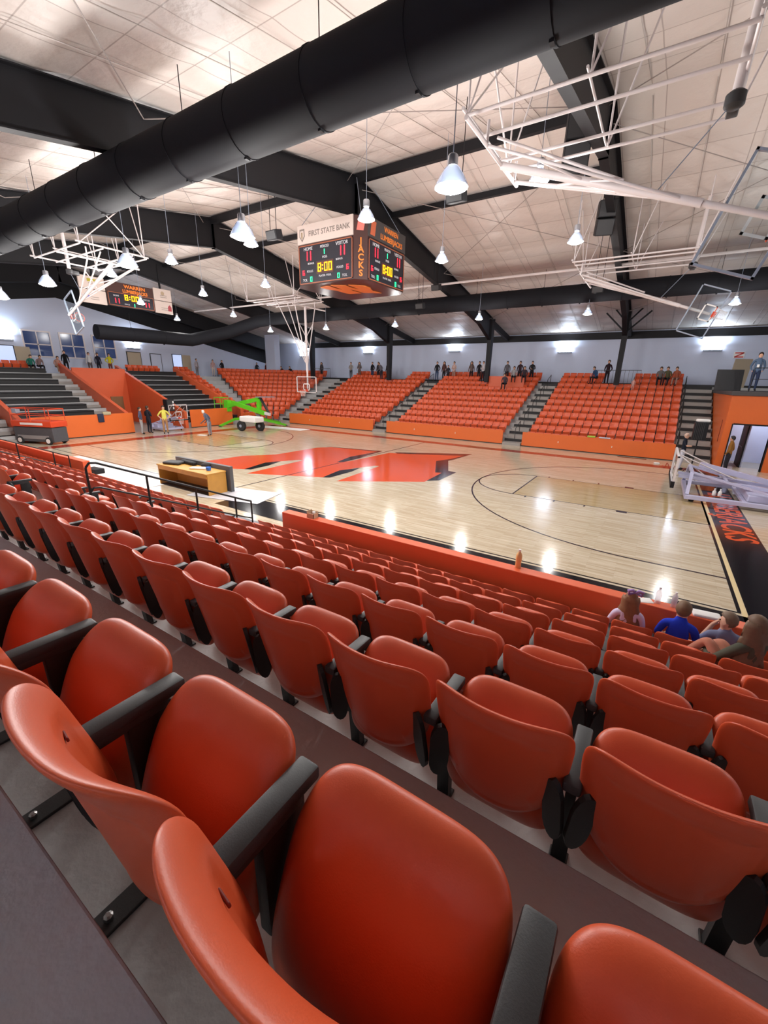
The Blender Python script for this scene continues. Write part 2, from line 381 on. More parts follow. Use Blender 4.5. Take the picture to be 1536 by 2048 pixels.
# ================================================================== DUCTS
def duct(name, label, pts, r):
    t = thing(name, label, 'duct', pts[0])
    o = Vector(pts[0]); mb = MB(); mb.tube([Vector(p)-o for p in pts], r, 32); mb.build('duct_skin', M_DUCT, t, True, 50)
    sb = MB(); hb = MB(); P = [Vector(p) for p in pts]
    for a, c in zip(P[:-1], P[1:]):
        L = (c-a).length; n = int(L/1.9); d = (c-a).normalized()
        if abs(d.z) > .2 or L < 3: continue
        for i in range(1, n):
            q = a+d*L*i/n-o
            sb = MB(); sb.tube([q-d*.025, q+d*.025], r+.012, 32); sm = sb.build('duct_seam', M_DUCT, t, True, 50)
            hb = MB(); hb.box(q.x-.03, q.x+.03, q.y-.05, q.y+.05, q.z-r-.04, q.z-r+.01); hb.build('seam_clamp', M_STEEL, sm)
            if i % 2: hb = MB(); hb.tube([q+Vector((0, 0, r)), q+Vector((0, 0, r+.9))], .01, 5); hb.build('duct_hanger', M_STEEL, t)
duct('air_duct', 'huge round black air duct crossing the ceiling above the near seats', [(-29.5, -9.85, 8.5), (29.5, -9.85, 8.5)], .54)
duct('air_duct', 'long black round air duct above the far seating with bent left end', [(-19.4, -2.2, 6.5), (-19.4, 4.6, 6.55), (-18.4, 7.2, 7.3), (-17.0, 9.3, 8.3), (-15.8, 9.85, 8.5), (29.5, 9.85, 8.5)], .46)

# ================================================================== LAMPS
def lamp_proto(scale):
    t = thing('high_bay_lamp', '', 'ceiling lamp')
    mb = MB(); mb.lathe([(.07, .42), (.085, .40), (.085, .26), (.06, .24)], n=16); mb.build('ballast_housing', M_ALU, t, True, 40)
    mb = MB(); k = scale
    prof = [(.08, .25), (.12, .22), (.2, .10), (.25, 0.0), (.265, -.04), (.245, -.04), (.19, .085), (.11, .2), (.08, .23)]
    n = 24; vs = [(r*k*math.cos(2*PI*i/n)*(1+.02*(i % 2)), r*k*math.sin(2*PI*i/n)*(1+.02*(i % 2)), z*k) for r, z in prof for i in range(n)]
    fs = [(i*n+j, i*n+(j+1) % n, (i+1)*n+(j+1) % n, (i+1)*n+j) for i in range(len(prof)-1) for j in range(n)]
    mb.add(vs, fs); mb.build('reflector', M_LAMPH, t, True, 60)
    mb = MB(); mb.lathe([(.235*k, -.03*k), (.235*k, -.045*k), (.15*k, -.085*k), (.02*k, -.1*k)], n=24); mb.build('lens', M_LAMPW, t, True, 60)
    mb = MB(); mb.tube([(0, 0, .42), (0, 0, 1)], .008, 5); mb.build('cable', M_GREY, t)
    return t
PL = {1.0: lamp_proto(.88), 1.35: lamp_proto(1.05)}
used = set()
LAMPN = [0]
def lamp(x, y, z, label, k=1.0, light=True, dim=''):
    p = PL[k]
    if k in used: t = copy_tree(p)
    else: t = p; used.add(k)
    t.location = (x, y, z); tag(t, label, 'ceiling lamp', 'high bay lamps hung under the roof')
    for c in t.children:
        if c.name.startswith('cable'): c.scale = (1, 1, 1); c.location = (0, 0, .42-.42*((roofz(y)-.1-z-.42)/.58)); c.scale.z = (roofz(y)-.1-z-.42)/.58
    if light:
        ld = bpy.data.lights.get('lampbulb'+dim) or bpy.data.lights.new('lampbulb'+dim, 'POINT')
        ld.energy = LAMP_W*(.18 if dim == '_far' else 1.7 if dim else .9); ld.color = LAMP_COL; ld.shadow_soft_size = .28
        l = bpy.data.objects.new('lamp_bulb', ld); COL.objects.link(l); l.parent = t; l.location = (0, 0, -.36*k)
    LAMPN[0] += 1
sN = ['nearest', 'second nearest', 'third nearest', 'fourth nearest', 'fifth nearest', 'sixth nearest']
for i, px in enumerate(((903, 370), (485, 470), (255, 528), (95, 567), (3, 594))):
    p0 = on(px[0], px[1], 2, 8.0); q = CAM+(p0-CAM)*.76
    lamp(q.x, q.y, q.z, ['large glass high bay lamp right of the hanging scoreboard, lowest and closest', 'large bright lamp hanging left of the bank sign on the scoreboard', 'bright dome lamp left of the small wall scoreboard, above it', 'white dome lamp over the left wall windows, second from left edge', 'lamp cut by the left edge of the photo'][i], 1.35, dim='_near')
for i, (x, lb) in enumerate(((9.4, 'dome lamp behind the thick white arm of the right folded hoop'), (4.9, 'glaring dome lamp overlapping the top corner of the hanging scoreboard'), (.3, 'small lamp tucked behind the large lamp left of the scoreboard'), (-4.2, 'small dome lamp upper right of the wall scoreboard'), (-8.7, 'small bright lamp just above the wall scoreboard, under the larger one'))):
    p0 = Vector((x, -6.0, 8.0)); q = CAM+(p0-CAM)*(1.12 if abs(x+.4) > 8 else 1); lamp(q.x, q.y, q.z, lb)
for x, lb in ((9.4, 'dome lamp below the black speaker pair, right of centre'), (4.94, 'dome lamp right of the hanging scoreboard'), (-4.17, 'small dome lamp left of the hanging scoreboard, above the lowered hoop frame'), (-8.95, 'small dome lamp hanging right of the wall scoreboard')):
    lamp(x, -1.37, 8.0, lb)
for px, lb in (((541, 662), 'small far lamp left of the lowered hoop mast'), ((652, 657), 'small far lamp right of the lowered hoop mast'), ((790, 651), 'small far lamp under the black duct below the scoreboard'), ((958, 637), 'small far lamp in front of the middle black column top'), ((1175, 627), 'far lamp left of the braced black column'), ((1470, 606), 'far lamp right of the tilted glass backboard')):
    p0 = on(px[0], px[1], 2, 8.0); q = CAM+(p0-CAM)*.87
    lamp(q.x, q.y, q.z, lb, dim='_far')
for x, y in ((16.5, -1.4), (21, -5), (21, 4), (-15, -1.4), (-20, 4), (-14, 4.5)):   # further lamps of the same grid
    lamp(x, y, 8.0, 'high bay lamp of the same ceiling grid, hidden by ducts or outside the photo')

# ================================================================== WALL SCONCES
def sconce(x, y, z, rz, label):
    t = thing('wall_light', label, 'wall light', (x, y, z), rz, 'up-lights along the concourse walls')
    mb = MB(); mb.bbox(-.55, .55, -.28, 0, -.12, 0, .01); mb.build('tray', M_GREY, t)
    mb = MB(); mb.bbox(-.5, .5, -.24, -.02, .0, .34, .02); mb.build('diffuser', M_SCON, t)
    ld = bpy.data.lights.get('sconce') or bpy.data.lights.new('sconce', 'AREA')
    ld.shape = 'RECTANGLE'; ld.size = 1.0; ld.size_y = .25; ld.energy = SCONCE_W; ld.color = SCONCE_COL
    l = bpy.data.objects.new('glow', ld); COL.objects.link(l); l.parent = t; l.location = (0, -.2, .4); l.rotation_euler = (PI-.35, 0, 0)
def wl(px, py, lab):
    q = on(px, py, 1, YW); sconce(q.x, YW-.01, q.z, 0, lab)
wl(1130, 704, 'glowing wall light left of the braced black column')
wl(910, 702, 'glowing wall light left of the middle black column')
wl(737, 706, 'glowing wall light right of the lowered hoop mast')
wl(1425, 700, 'glowing wall light behind the tilted backboard at right')
wl(609, 712, 'glowing wall light behind the lowered hoop mast')
q = on(435, 706, 1, YW); sconce(-24.5, YW-.01, q.z, 0, 'glowing wall light in the far left corner')
for px, py, lab in ((266, 696, 'glowing wall light right of the three windows'), (6, 678, 'glowing wall light left of the three windows, at photo edge')):
    q = on(px, py, 0, XL); sconce(XL+.01, q.y, q.z, -PI/2+PI, lab)
for x in (-12, -2, 6, 13, 20): sconce(x, YN+.01, 6.3, PI, 'unseen wall light added on the near wall')  # unseen lights behind the camera, added to brighten the near stand

# ================================================================== CHAIRS
def pillow(nu, nv, fn, T, pt=5, pb=3, ex=8, tb=None):
    """closed shell: fn(u,v)->(centre point, normal); rounded-rectangle outline; T thickness"""
    F = []; B = []
    for j in range(nv+1):
        for i in range(nu+1):
            u0 = -math.cos(PI*i/nu); v0 = -math.cos(PI*j/nv)
            m = max(abs(u0), abs(v0)); pw = pt if v0 > 0 else pb
            if m > 1e-6:
                sc = ((abs(u0)/m)**pw+(abs(v0)/m)**pw)**(-1/pw); u, v = u0*sc, v0*sc
            else: u, v = 0, 0
            t = (1-m**ex)**.5*T/2 if m < 1 else 0
            p, n = fn(u, v, u0, v0); p = Vector(p); n = Vector(n).normalized()
            w8 = (1-m**ex) if m < 1 else 0; F.append(p+n*(t+(w8*tb(u0, v0, 1) if tb else 0))); B.append(p-n*(t+(w8*tb(u0, v0, -1) if tb else 0)))
    vs = F+B; K = len(F); fs = []
    for j in range(nv):
        for i in range(nu):
            a = j*(nu+1)+i; q = (a, a+1, a+nu+2, a+nu+1); fs.append(q); fs.append(tuple(x+K for x in q[::-1]))
    bm = bmesh.new(); bv = [bm.verts.new(v) for v in vs]
    for f in fs:
        try: bm.faces.new([bv[i] for i in f])
        except ValueError: pass
    bmesh.ops.remove_doubles(bm, verts=bm.verts[:], dist=.0012); bm.verts.index_update()
    out = ([v.co.copy() for v in bm.verts], [[v.index for v in f.verts] for f in bm.faces]); bm.free(); return out
def backfn(u, v, u0, v0):    # v=+1 top
    z = .605+.255*v
    wdt = .243-.03*(1-(v+1)/2)**1.5
    x = u*wdt
    y = -.315-.045*v+.075*abs(u)**2.2*(1-.25*v)         # top further back, sides wrap forward
    lip = max(0, (v-.55)/.45); y -= .035*lip**2
    z += .012*u*u*lip
    n = Vector((-.45*u*abs(u), 1, .17+.35*lip)); return (x, y, z), n
def backdet(u, v, s):
    if s < 0 and abs(u) < .74 and -.86 < v < .62: return -.005
    if s > 0 and v < .66 and abs(u) < .72: return -.0045
    return 0
def seatfn(u, v, u0, v0):    # folded pan
    z = .435+.222*v; x = u*.224
    y = -.085+.085*v+.03*(1-v*v)*-1
    top = max(0, (v-.5)/.5); y += .03*top
    n = Vector((0, -1, .35+.5*top)); return (x, y, z), n
def seatT(u, v, s): return .012*max(0, v)
def make_chair(full=2):
    t = thing('stadium_chair', '', 'chair')
    nu, nv = ((44, 40) if full == 2 else (14, 12)) if full else (6, 6)
    vs, fs = pillow(nu, nv, backfn, .034, 5.5, 2.9, 8, tb=backdet if full == 2 else None)
    mb = MB(); mb.add(vs, fs); bk = mb.build('back_shell', M_OR, t, True)
    vs, fs = pillow(nu if full else 6, nv if full else 6, seatfn, .14, 4.8, 4.5, 3, tb=None)
    mb = MB(); mb.add(vs, fs); st = mb.build('seat_pan', M_OR, t, True)
    # shared standard on the right side (x=+.25): arm, leg, foot, brackets
    mb = MB(); M = Matrix.Translation((.25, 0, 0))
    if full:
        mb.bbox(.222, .278, -.29, 0, .585, .622, .008); mb.bbox(.228, .272, -.26, -.05, .56, .59, .006)
        mb.build('armrest', M_ARM, t, True, 40)
        lg = MB(); lg.bbox(.232, .268, -.16, -.04, .28, .575, .006); lg.bar((.25, -.10, .3), (.25, -.07, .0), .04, .055)
        lg.build('standard', M_BLK, t, True, 40)
        wb = MB()
        for s in (-1, 1):
            Mx = Matrix.Translation((.25+s*.042, -.272, .475)) @ Matrix.Rotation(s*.5, 4, 'Z') @ Matrix.Rotation(.16, 4, 'X')
            pr = [(.038*math.cos(a)*1.0, .095*math.sin(a)+(.05 if math.sin(a) > 0 else -.05)) for a in [2*PI*i/16 for i in range(16)]]
            vs = [Mx @ Vector((x, y_, z)) for y_ in (-.009, .009) for x, z in pr]; n = len(pr)
            wb.add(vs, [tuple(range(n)), tuple(range(n, 2*n))[::-1]]+[(i, (i+1) % n, n+(i+1) % n, n+i) for i in range(n)])
        wb.build('back_bracket', M_BLK, t)
    else:
        mb.box(.225, .275, -.27, 0, .58, .62); mb.build('armrest', M_ARM, t)
        lg = MB(); lg.box(.235, .265, -.15, -.05, 0, .58); lg.box(.19, .31, -.26, -.24, .34, .62); lg.build('standard', M_BLK, t)
    if full == 2:
        fp = MB(); fp.bbox(.215, .285, -.33, -.03, 0, .012, .003); f = fp.build('foot_plate', M_BLK, t)
        bo = MB(); bo.lathe([(.012, 0), (.012, .012), (.006, .016)], (.25, -.29, .012), 8); bo.lathe([(.012, 0), (.012, .012), (.006, .016)], (.25, -.05, .012), 8); bo.build('bolt', M_BOLT, f)
        # hand slot and number recess moulded into the front of the back
        pq, nq = backfn(-.53, .5, 0, 0); pq = Vector(pq); nq = nq.normalized(); ax_ = Vector((0, 0, 1)).cross(nq).normalized(); az_ = nq.cross(ax_)
        ML_ = Matrix((ax_, nq, az_)).transposed().to_4x4(); ML_.translation = pq+nq*.0150
        sl = MB(); sl.bbox(-.015, .015, -.0025, .0025, -.0055, .0055, .002, M=ML_)
        sl.build('number_slot', M_SLOT, bk)
    return t
PROTO = {2: make_chair(2), 1: make_chair(1), 0: make_chair(0)}
protoused = set()
# build list of near chairs
PITCH = .5
cand = []
def section(x0, n, k, side, first_label_from):  # chairs with centre x0+.25+i*PITCH
    fz, ya = nrow(k)
    for i in range(n):
        cx = x0+PITCH*(i+.5); p = proj((cx, ya-.3, fz+.75)); q = proj((cx, ya-.1, fz+.3))
        if not p: continue
        m = 60+4000/max(p[2], .4)/6
        if -m < p[0] < 1536+m and 700 < p[1] < 2048+m*1.6:
            cand.append((p[2], cx, ya, fz, k, side, i+1 if first_label_from > 0 else n-i))
X0 = 5.40
for k in range(7): section(X0, 30, k, 'right', 1)
for k in range(7): section(-4.3, 17, k, 'left', -1)
for k in range(7): section(-14.5, 18, k, 'far', -1)
cand.sort()
ROWN = ['front row nearest the court', 'second row up', 'third row up', 'fourth row up', 'fifth row up', 'sixth row up', 'closest row']
STUFF = []
nind = 0
DOWN = set()
for dist, cx, ya, fz, k, side, idx in cand:
    if nind >= 297: STUFF.append((cx, ya, fz, 0)); continue
    nind += 1
    lv = 2 if dist < 4.2 else (1 if dist < 10 else 0)
    if lv in protoused: t = copy_tree(PROTO[lv])
    else: t = PROTO[lv]; protoused.add(lv)
    t.location = (cx, ya, fz); t.rotation_euler = (0, 0, random.uniform(-.01, .01))
    kid = (k == 0 and any(abs(cx-x) < .25 for x in (12.58, 13.15, 13.62))) or (k == 1 and abs(cx-13.66) < .25)
    if kid or (side == 'left' and idx == 1 and k in (0, 1, 2, 3)):
        for c in t.children:
            if c.name.startswith('seat_pan'): pv = Vector((0, -.16, .36)); c.matrix_local = Matrix.Translation(pv) @ Matrix.Rotation(-1.02 if kid else -.85, 4, 'X') @ Matrix.Translation(-pv)
    where = {'right': 'right of black aisle handrail', 'left': 'left of black aisle handrail', 'far': 'left of second handrail'}[side]
    tag(t, 'orange folding chair, %s, %s seat %s' % (ROWN[k], ordn(idx), where), 'chair', 'orange folding chairs of the near stand')
    if (idx == 1 and side != 'right') or (side == 'right' and idx == 1):  # row-end standard
        pass
for p in PROTO.values():
    if p.location.length < .001:
        for c in p.children_recursive: bpy.data.objects.remove(c)
        bpy.data.objects.remove(p)
# row-end standards at the aisle side of each row (left ends)
# low poly chair for the rest (one uncountable mass)
def lowchair():
    mb = MB(); n = 4; vs = []
    for z, wd, yy in ((.36, .2, -.27), (.44, .225, -.275), (.78, .235, -.35), (.86, .215, -.385)):
        for off in (0, -.035):
            for i in range(n+1):
                u = -1+2*i/n; vs.append((u*wd, yy+.05*u*u+off, z))
    fs = []; R = 2*(n+1)
    for r in range(3):
        for i in range(n):
            a = r*R+i; fs.append((a, a+1, a+R+1, a+R)); a += n+1; fs.append((a, a+R, a+R+1, a+1))
        fs.append((r*R, r*R+R, r*R+R+n+1, r*R+n+1)); fs.append((r*R+n, r*R+n+n+1, r*R+R+n+n+1, r*R+R+n))
    for i in range(n): a = 3*R+i; fs.append((a, a+1, a+n+2, a+n+1))
    mb.add(vs, fs, 0)
    # folded pan
    pv = [(-.2, -.16, .25), (.2, -.16, .25), (.21, -.02, .60), (-.21, -.02, .60), (-.2, -.07, .22), (.2, -.07, .22), (.21, .07, .58), (-.21, .07, .58), (-.18, .02, .645), (.18, .02, .645)]
    mb.add(pv, [(3, 2, 1, 0), (4, 5, 6, 7), (0, 1, 5, 4), (1, 2, 6, 5), (3, 0, 4, 7), (3, 8, 9, 2), (7, 6, 9, 8), (2, 9, 6), (3, 7, 8)], 0)
    mb.box(.228, .272, -.28, 0, .58, .62, 1); mb.box(.235, .265, -.15, -.05, 0, .58, 1)
    return mb
LOWC = lowchair()
def rowsfar():
    out = []
    # far stand blocks facing -y
    blocks = [(-14.9, 17), (-4.6, 17), (5.55, 16)]
    for bx, n in blocks:
        for r in range(11):
            y = FY0+.42+DEP*r; z = RISE*r if r < 10 else RISE*10
            for i in range(n):
                cx = bx+.02+PITCH*(i+.5)
                if r >= 9:
                    gap = [(-.9, .9), (-10.7, -8.4), (8.6, 10.8)]
                    if any(a < cx < b for a, b in gap): continue
                out.append((cx, y, z, PI))
    # corner wedge, rows turned towards the court
    for r in range(11):
        rad = 1.6+DEP*r
        n = int((rad*1.15)/PITCH)
        for i in range(n):
            a = math.radians(102+62*(i+.5)/n)
            cx = -16.6+rad*math.cos(a)*1.0; cyy = 9.4+rad*math.sin(a)
            out.append((cx, cyy, RISE*min(r, 10), a+PI/2))
        for i in range(3+0*r):   # seats beside the end block
            out.append((SX0-.5-DEP*r, 8.2+PITCH*i+.1, RISE*min(r, 10), -PI/2))
    # top row behind the black benches of the end stand
    for i in range(8): out.append((-27.9, -7.2+PITCH*i, 3.85, -PI/2))
    for i in range(6): out.append((-27.9, 3.6+PITCH*i+.3, 3.85, -PI/2))
    return out
STUFF += rowsfar()
mb = MB(); lf = LOWC.f; lm = LOWC.mi
big_v = []; big_f = []; big_m = []
for cx, yy, z, a in STUFF:
    k0 = len(big_v); ca, sa = math.cos(a), math.sin(a)
    for v in LOWC.v: big_v.append((cx+v[0]*ca-v[1]*sa, yy+v[0]*sa+v[1]*ca, z+v[2]))
    big_f += [tuple(i+k0 for i in f) for f in lf]; big_m += lm
mb.v, mb.f, mb.mi = big_v, big_f, big_m
st = mb.build('stadium_chairs', [M_OR, M_BLK])
tag(st, 'rows of orange folding chairs filling the far and corner stands across the court', 'chairs', 'orange folding chairs of the far stands', 'stuff')

# ================================================================== LOW WALLS, PANELS
def solid(name, label, cat, mb, m, smooth=False, ang=None, group=None): return tag(mb.build(name, m, None, smooth, ang), label, cat, group)
b = MB(); b.bbox(5.55, 22, -10.22, -9.99, 0, .915, .012); solid('courtside_wall', 'long low orange wall between the near front seats and the court', 'low wall', b, M_OWALL)
b = MB(); b.bbox(-28, -4.35, -10.22, -9.99, 0, .9, .012); solid('courtside_wall', 'low orange wall at left edge, ending beside the white floor sheet', 'low wall', b, M_OWALL)
for x0, x1, lab in ((-15.0, -6.0, 'long orange front panel of the far stand, left one behind the lowered hoop'), (-4.75, 4.25, 'long orange front panel of the far stand, middle one'), (5.5, 13.6, 'long orange front panel of the far stand, right one near the speaker')):
    t = thing('front_panel', lab, 'panel', (x0, FY0-.1, 0)); b = MB(); b.bbox(0, x1-x0, -.08, .0, .06, .9, .008); b.build('panel_board', M_OPAN, t)
    b = MB(); b.box(.01, x1-x0-.01, -.07, -.01, 0, .06); b.build('base_strip', M_NOSE, t)
    kk = MB()
    for f in (.27, .63): kk.bbox((x1-x0)*f-.02, (x1-x0)*f+.02, -.1, -.08, .42, .52, .005)
    kk.build('power_outlet', M_PAPER, t)
for y0, y1, lab in ((-7.3, -1.55, 'bright orange front panel below the larger black benches, behind the scissor lift'), (2.75, 6.6, 'bright orange front panel below the right black benches, behind the small portable hoop')):
    t = thing('front_panel', lab, 'panel', (SX0, y0, 0)); b = MB(); b.bbox(-.08, 0, 0, y1-y0, .06, 1.38, .008); b.build('panel_board', M_OPAN, t)
    b = MB(); b.box(-.07, -.01, .01, y1-y0-.01, 0, .06); b.build('base_strip', M_NOSE, t)
b = MB(); b.bbox(-18.6, -18.5, 8.3, 9.6, 0, .8, .01); b.box(-18.6, -18.5, 8.25, 8.3, 0, .8); solid('front_panel', 'small orange corner panel right of the green lift, left of the aisle', 'panel', b, M_OPAN)
# orange block on the top rows of the middle far section
b = MB(); b.bbox(.2, 3.1, FY0+DEP*8.35, FY0+DEP*8.45, 3.5, 4.35, .01); solid('camera_platform_screen', 'plain orange board over the top seats of the middle far section', 'panel', b, M_OWALL)

# end stand: tiers, benches, sloping walls -------------------------------
ett = MB()
for (y0, y1) in ((-7.5, -1.5), (2.6, 7.7), (-20, -7.75), (7.7, 12.5)):
    for i in range(10):
        a = SX0-.35-DEP*i; ett.box(-27.6, a, y0, y1, RISE*i, RISE*(i+1))
struct('end_seating_tiers', ett, M_CONC)
def bench(y0, y1, i, lab):
    a = SX0-.35-DEP*i; z = RISE*(i+1)
    t = thing('bleacher_bench', lab, 'bench', (a-.2, y0, z), 0, 'black bleacher benches of the end stand')
    mb = MB(); mb.bbox(-.58, .12, 0, y1-y0, .26, .34, .02); mb.build('seat_board', M_BENCH, t)
    mb = MB(); mb.box(.04, .07, 0, y1-y0, -.36, .27); mb.build('front_skirt', M_NOSE, t)
for i in range(10):
    bench(-7.3, -2.9, i, 'long black bleacher bench left of the entry tunnel, %s from the bottom' % ordn(i+1))
    bench(2.95, 7.45, i, 'long black bleacher bench right of the entry tunnel, %s from the bottom' % ordn(i+1))
def slopewall(y, lab, x0=-18.0, x1=-27.4, z0=1.2, z1=4.6):
    mb = MB(); w2 = .12
    pr = [(x0, 0), (x0, z0), (x1, z1), (x1, 0)]
    mb.add([(x, y-w2, z) for x, z in pr]+[(x, y+w2, z) for x, z in pr], [(0, 1, 2, 3), (7, 6, 5, 4)]+[(i, (i+1) % 4, 4+(i+1) % 4, 4+i) for i in range(4)])
    solid('sloping_wall', lab, 'low wall', mb, M_OWALL)
slopewall(-7.62, 'orange sloping wall at the left edge beside the black benches')
slopewall(-1.62, 'orange sloping wall just left of the entry tunnel')
slopewall(2.5, 'orange sloping wall just right of the entry tunnel')
slopewall(7.75, 'orange sloping wall between right black benches and corner seats')
# tunnel back
b = MB(); b.bbox(-26.0, -25.8, -1.5, 2.38, 0, 4.3, .01); tb = solid('tunnel_back_wall', 'tall dark orange wall closing the back of the entry tunnel', 'wall', b, M_OWALL)
t = thing('tunnel_door', 'tan door at the end of the orange entry tunnel', 'door', (-25.78, .9, 0)); b = MB(); b.bbox(0, .05, 0, .95, 0, 2.1, .005); b.build('door_leaf', mat('door_brown', (132, 96, 62), .6), t); b = MB(); b.tube([(.05, .85, 1), (.1, .85, 1), (.1, .75, 1)], .012, 6); b.build('handle', M_BOLT, t)
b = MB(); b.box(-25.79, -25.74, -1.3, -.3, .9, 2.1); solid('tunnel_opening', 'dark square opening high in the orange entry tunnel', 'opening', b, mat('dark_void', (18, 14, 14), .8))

# stair treads in the aisles (with black nosings)
def stair(name, x0, x1, y0, n, axis='y', sgn=1, dep=DEP, rise=RISE):
    mb = MB(); nb = MB()
    for i in range(n):
        for h in (0, 1):
            d0 = dep*i+dep/2*h-.22; z1 = rise*i+rise/2*(h+1)
            a0, a1 = y0+sgn*d0, y0+sgn*(d0+dep/2+.02)
            a0, a1 = min(a0, a1), max(a0, a1)
            nz = (y0+sgn*(d0-.004), y0+sgn*(d0+.05)); nz = (min(nz), max(nz))
            if axis == 'y':
                mb.box(x0, x1, a0, a1, max(0, z1-rise), z1); 
                if h: nb.box(x0, x1, nz[0], nz[1], z1-.17, z1+.004)
            else:
                mb.box(a0, a1, x0, x1, max(0, z1-rise), z1)
                if h: nb.box(nz[0], nz[1], x0, x1, z1-.17, z1+.004)
    s = struct(name, mb, M_CONC2); struct('stair_nosing', nb, M_NOSE, s)
for x0, x1 in ((-5.95, -4.8), (4.3, 5.45), (13.65, 15.2), (-16.2, -15.0)): stair('aisle_stairs', x0, x1, FY0-.1, 10)
stair('aisle_stairs', -2.85, -1.75, SX0-.35, 10, 'x', -1)
stair('aisle_stairs', -9.5, -7.8, SX0-.35, 10, 'x', -1)

# ================================================================== HANDRAILS
def rail(name, label, pts, posts, m=M_RAIL, r=.02, mid=.42, group=None):
    o = Vector(pts[0]); o.z = posts[0][1]
    t = thing(name, label, 'handrail', o, 0, group); mb = MB(); mb.tube([Vector(p)-o for p in pts], r, 8); mb.build('top_rail', m, t, True, 60)
    if mid: mb = MB(); mb.tube([Vector(p)-o-Vector((0, 0, mid)) for p in pts], r*.8, 8); mb.build('mid_rail', m, t, True, 60)
    for (p, zf) in posts: mb = MB(); mb.tube([Vector((p[0], p[1], zf))-o, Vector(p)-o], r, 8); mb.build('post', m, t, True, 60)
for xr, lab in ((4.75, 'black sloping aisle handrail in front of the wooden desk'), (-4.85, 'black sloping aisle handrail at the left edge of the near stand')):
    pts = [(xr, -13.66, 2.40), (xr, -13.6, 2.47), (xr, -13.5, 2.46), (xr, -10.62, 1.16), (xr, -10.42, 1.08)]
    posts = [((xr, -13.66, 2.40), 1.23), ((xr, -12.72, 2.12), .83), ((xr, -11.78, 1.69), .83-.4), ((xr, -10.85, 1.27), .03), ((xr, -10.42, 1.08), .03)]
    rail('aisle_handrail', lab, pts, posts)
i = 0
for xa, lab in ((-5.35, 'left'), (4.9, 'middle'), (13.7, 'right')):
    t = thing('aisle_handrail', 'row of short black rail loops up the %s aisle of the far stand' % {'left': 'left', 'middle': 'middle', 'right': 'right'}[lab], 'handrail', (xa, FY0, 0))
    for r in range(0, 9, 2):
        y = DEP*r+.3; z = RISE*r+.2; mb = MB(); mb.tube([(0, y, z), (0, y, z+.85), (0, y+.95, z+.85+RISE), (0, y+.95, z+RISE)], .022, 6); mb.build('rail_loop', M_RAIL, t, True, 60)
def flatrail(x0, x1, y, z, lab, yy=None):
    t = thing('guard_rail', lab, 'guard rail', (x0, y, z)); mb = MB(); L = x1-x0
    mb.tube([(0, 0, 0), (0, 0, 1.0), (L, 0, 1.0), (L, 0, 0)], .02, 6); mb.build('rail_frame', M_RAIL, t, True, 60)
    mb = MB(); [mb.tube([(L*i/12, 0, .08), (L*i/12, 0, 1.0)], .008, 4) for i in range(1, 12)]; mb.tube([(0, 0, .1), (L, 0, .1)], .012, 5); mb.build('balusters', M_RAIL, t)
flatrail(8.0, 11.0, 18.75, 3.86, 'thin black guard rail around the braced column top of the far stand')
flatrail(-18.3, -16.2, 17.6, 3.86, 'grey guard rail at the foot of the boxed white column')

# boxed white column in far left corner
q = on(545, 700, 1, 19.0)
b = MB(); b.bbox(-.75, .75, -.4, .4, 0, 4.6, .01); t = solid('boxed_column', 'wide white boxed column in the far left corner', 'column', b, M_WALL); t.location = (q.x, 19.0, 3.86)

# ================================================================== LEFT WALL windows & doors
def window(n, c):
    (ax, ay), (bx, by) = c; p = on(ax, ay, 0, XL); q = on(bx, by, 0, XL); y0, y1, z0, z1 = p.y, q.y, min(p.z, q.z), max(p.z, q.z)
    y0, y1 = min(y0, y1), max(y0, y1)
    fr = MB(); X = XL
    for a, b_, c_, d in ((y0-.1, y0, z0-.1, z1+.1), (y1, y1+.1, z0-.1, z1+.1), (y0, y1, z1, z1+.1), (y0, y1, z0-.1, z0), ((y0+y1)/2-.04, (y0+y1)/2+.04, z0, z1), (y0, y1, z0+(z1-z0)*.48-.04, z0+(z1-z0)*.48+.04)):
        fr.box(X, X+.08, a, b_, c_, d)
    w_ = struct('window_%d' % n, fr, M_PIPE); g = MB(); g.box(X+.005, X+.02, y0, y1, z0, z1); struct('pane', g, M_NIGHT, w_)
window(1, ((43, 661), (106, 713))); window(2, ((118, 667), (172, 716))); window(3, ((184, 672), (232, 717)))
def doorL(n, px0, px1, pyt, m, openleaf=None):
    p = on(px0, pyt, 0, XL); q = on(px1, pyt, 0, XL); zt = min(p.z, 6.05)
    fr = MB(); fr.box(XL, XL+.06, p.y-.06, q.y+.06, 3.85, zt+.06); d = struct('door_%d' % n, fr, M_CHAR)
    lf = MB(); lf.box(XL+.02, XL+.08, p.y, q.y, 3.86, zt); struct('door_leaf', lf, m, d)
    if openleaf: l2 = MB(); l2.box(XL+.1, XL+.16, q.y+.05, q.y+.05+(q.y-p.y), 3.86, zt); struct('open_leaf', l2, M_PLY, d)
doorL(1, -8, 24, 690, M_DOORL, True); doorL(2, 253, 279, 704, M_PLY); doorL(3, 300, 320, 708, M_WALL); doorL(4, 344, 361, 709, M_DOORL, True)

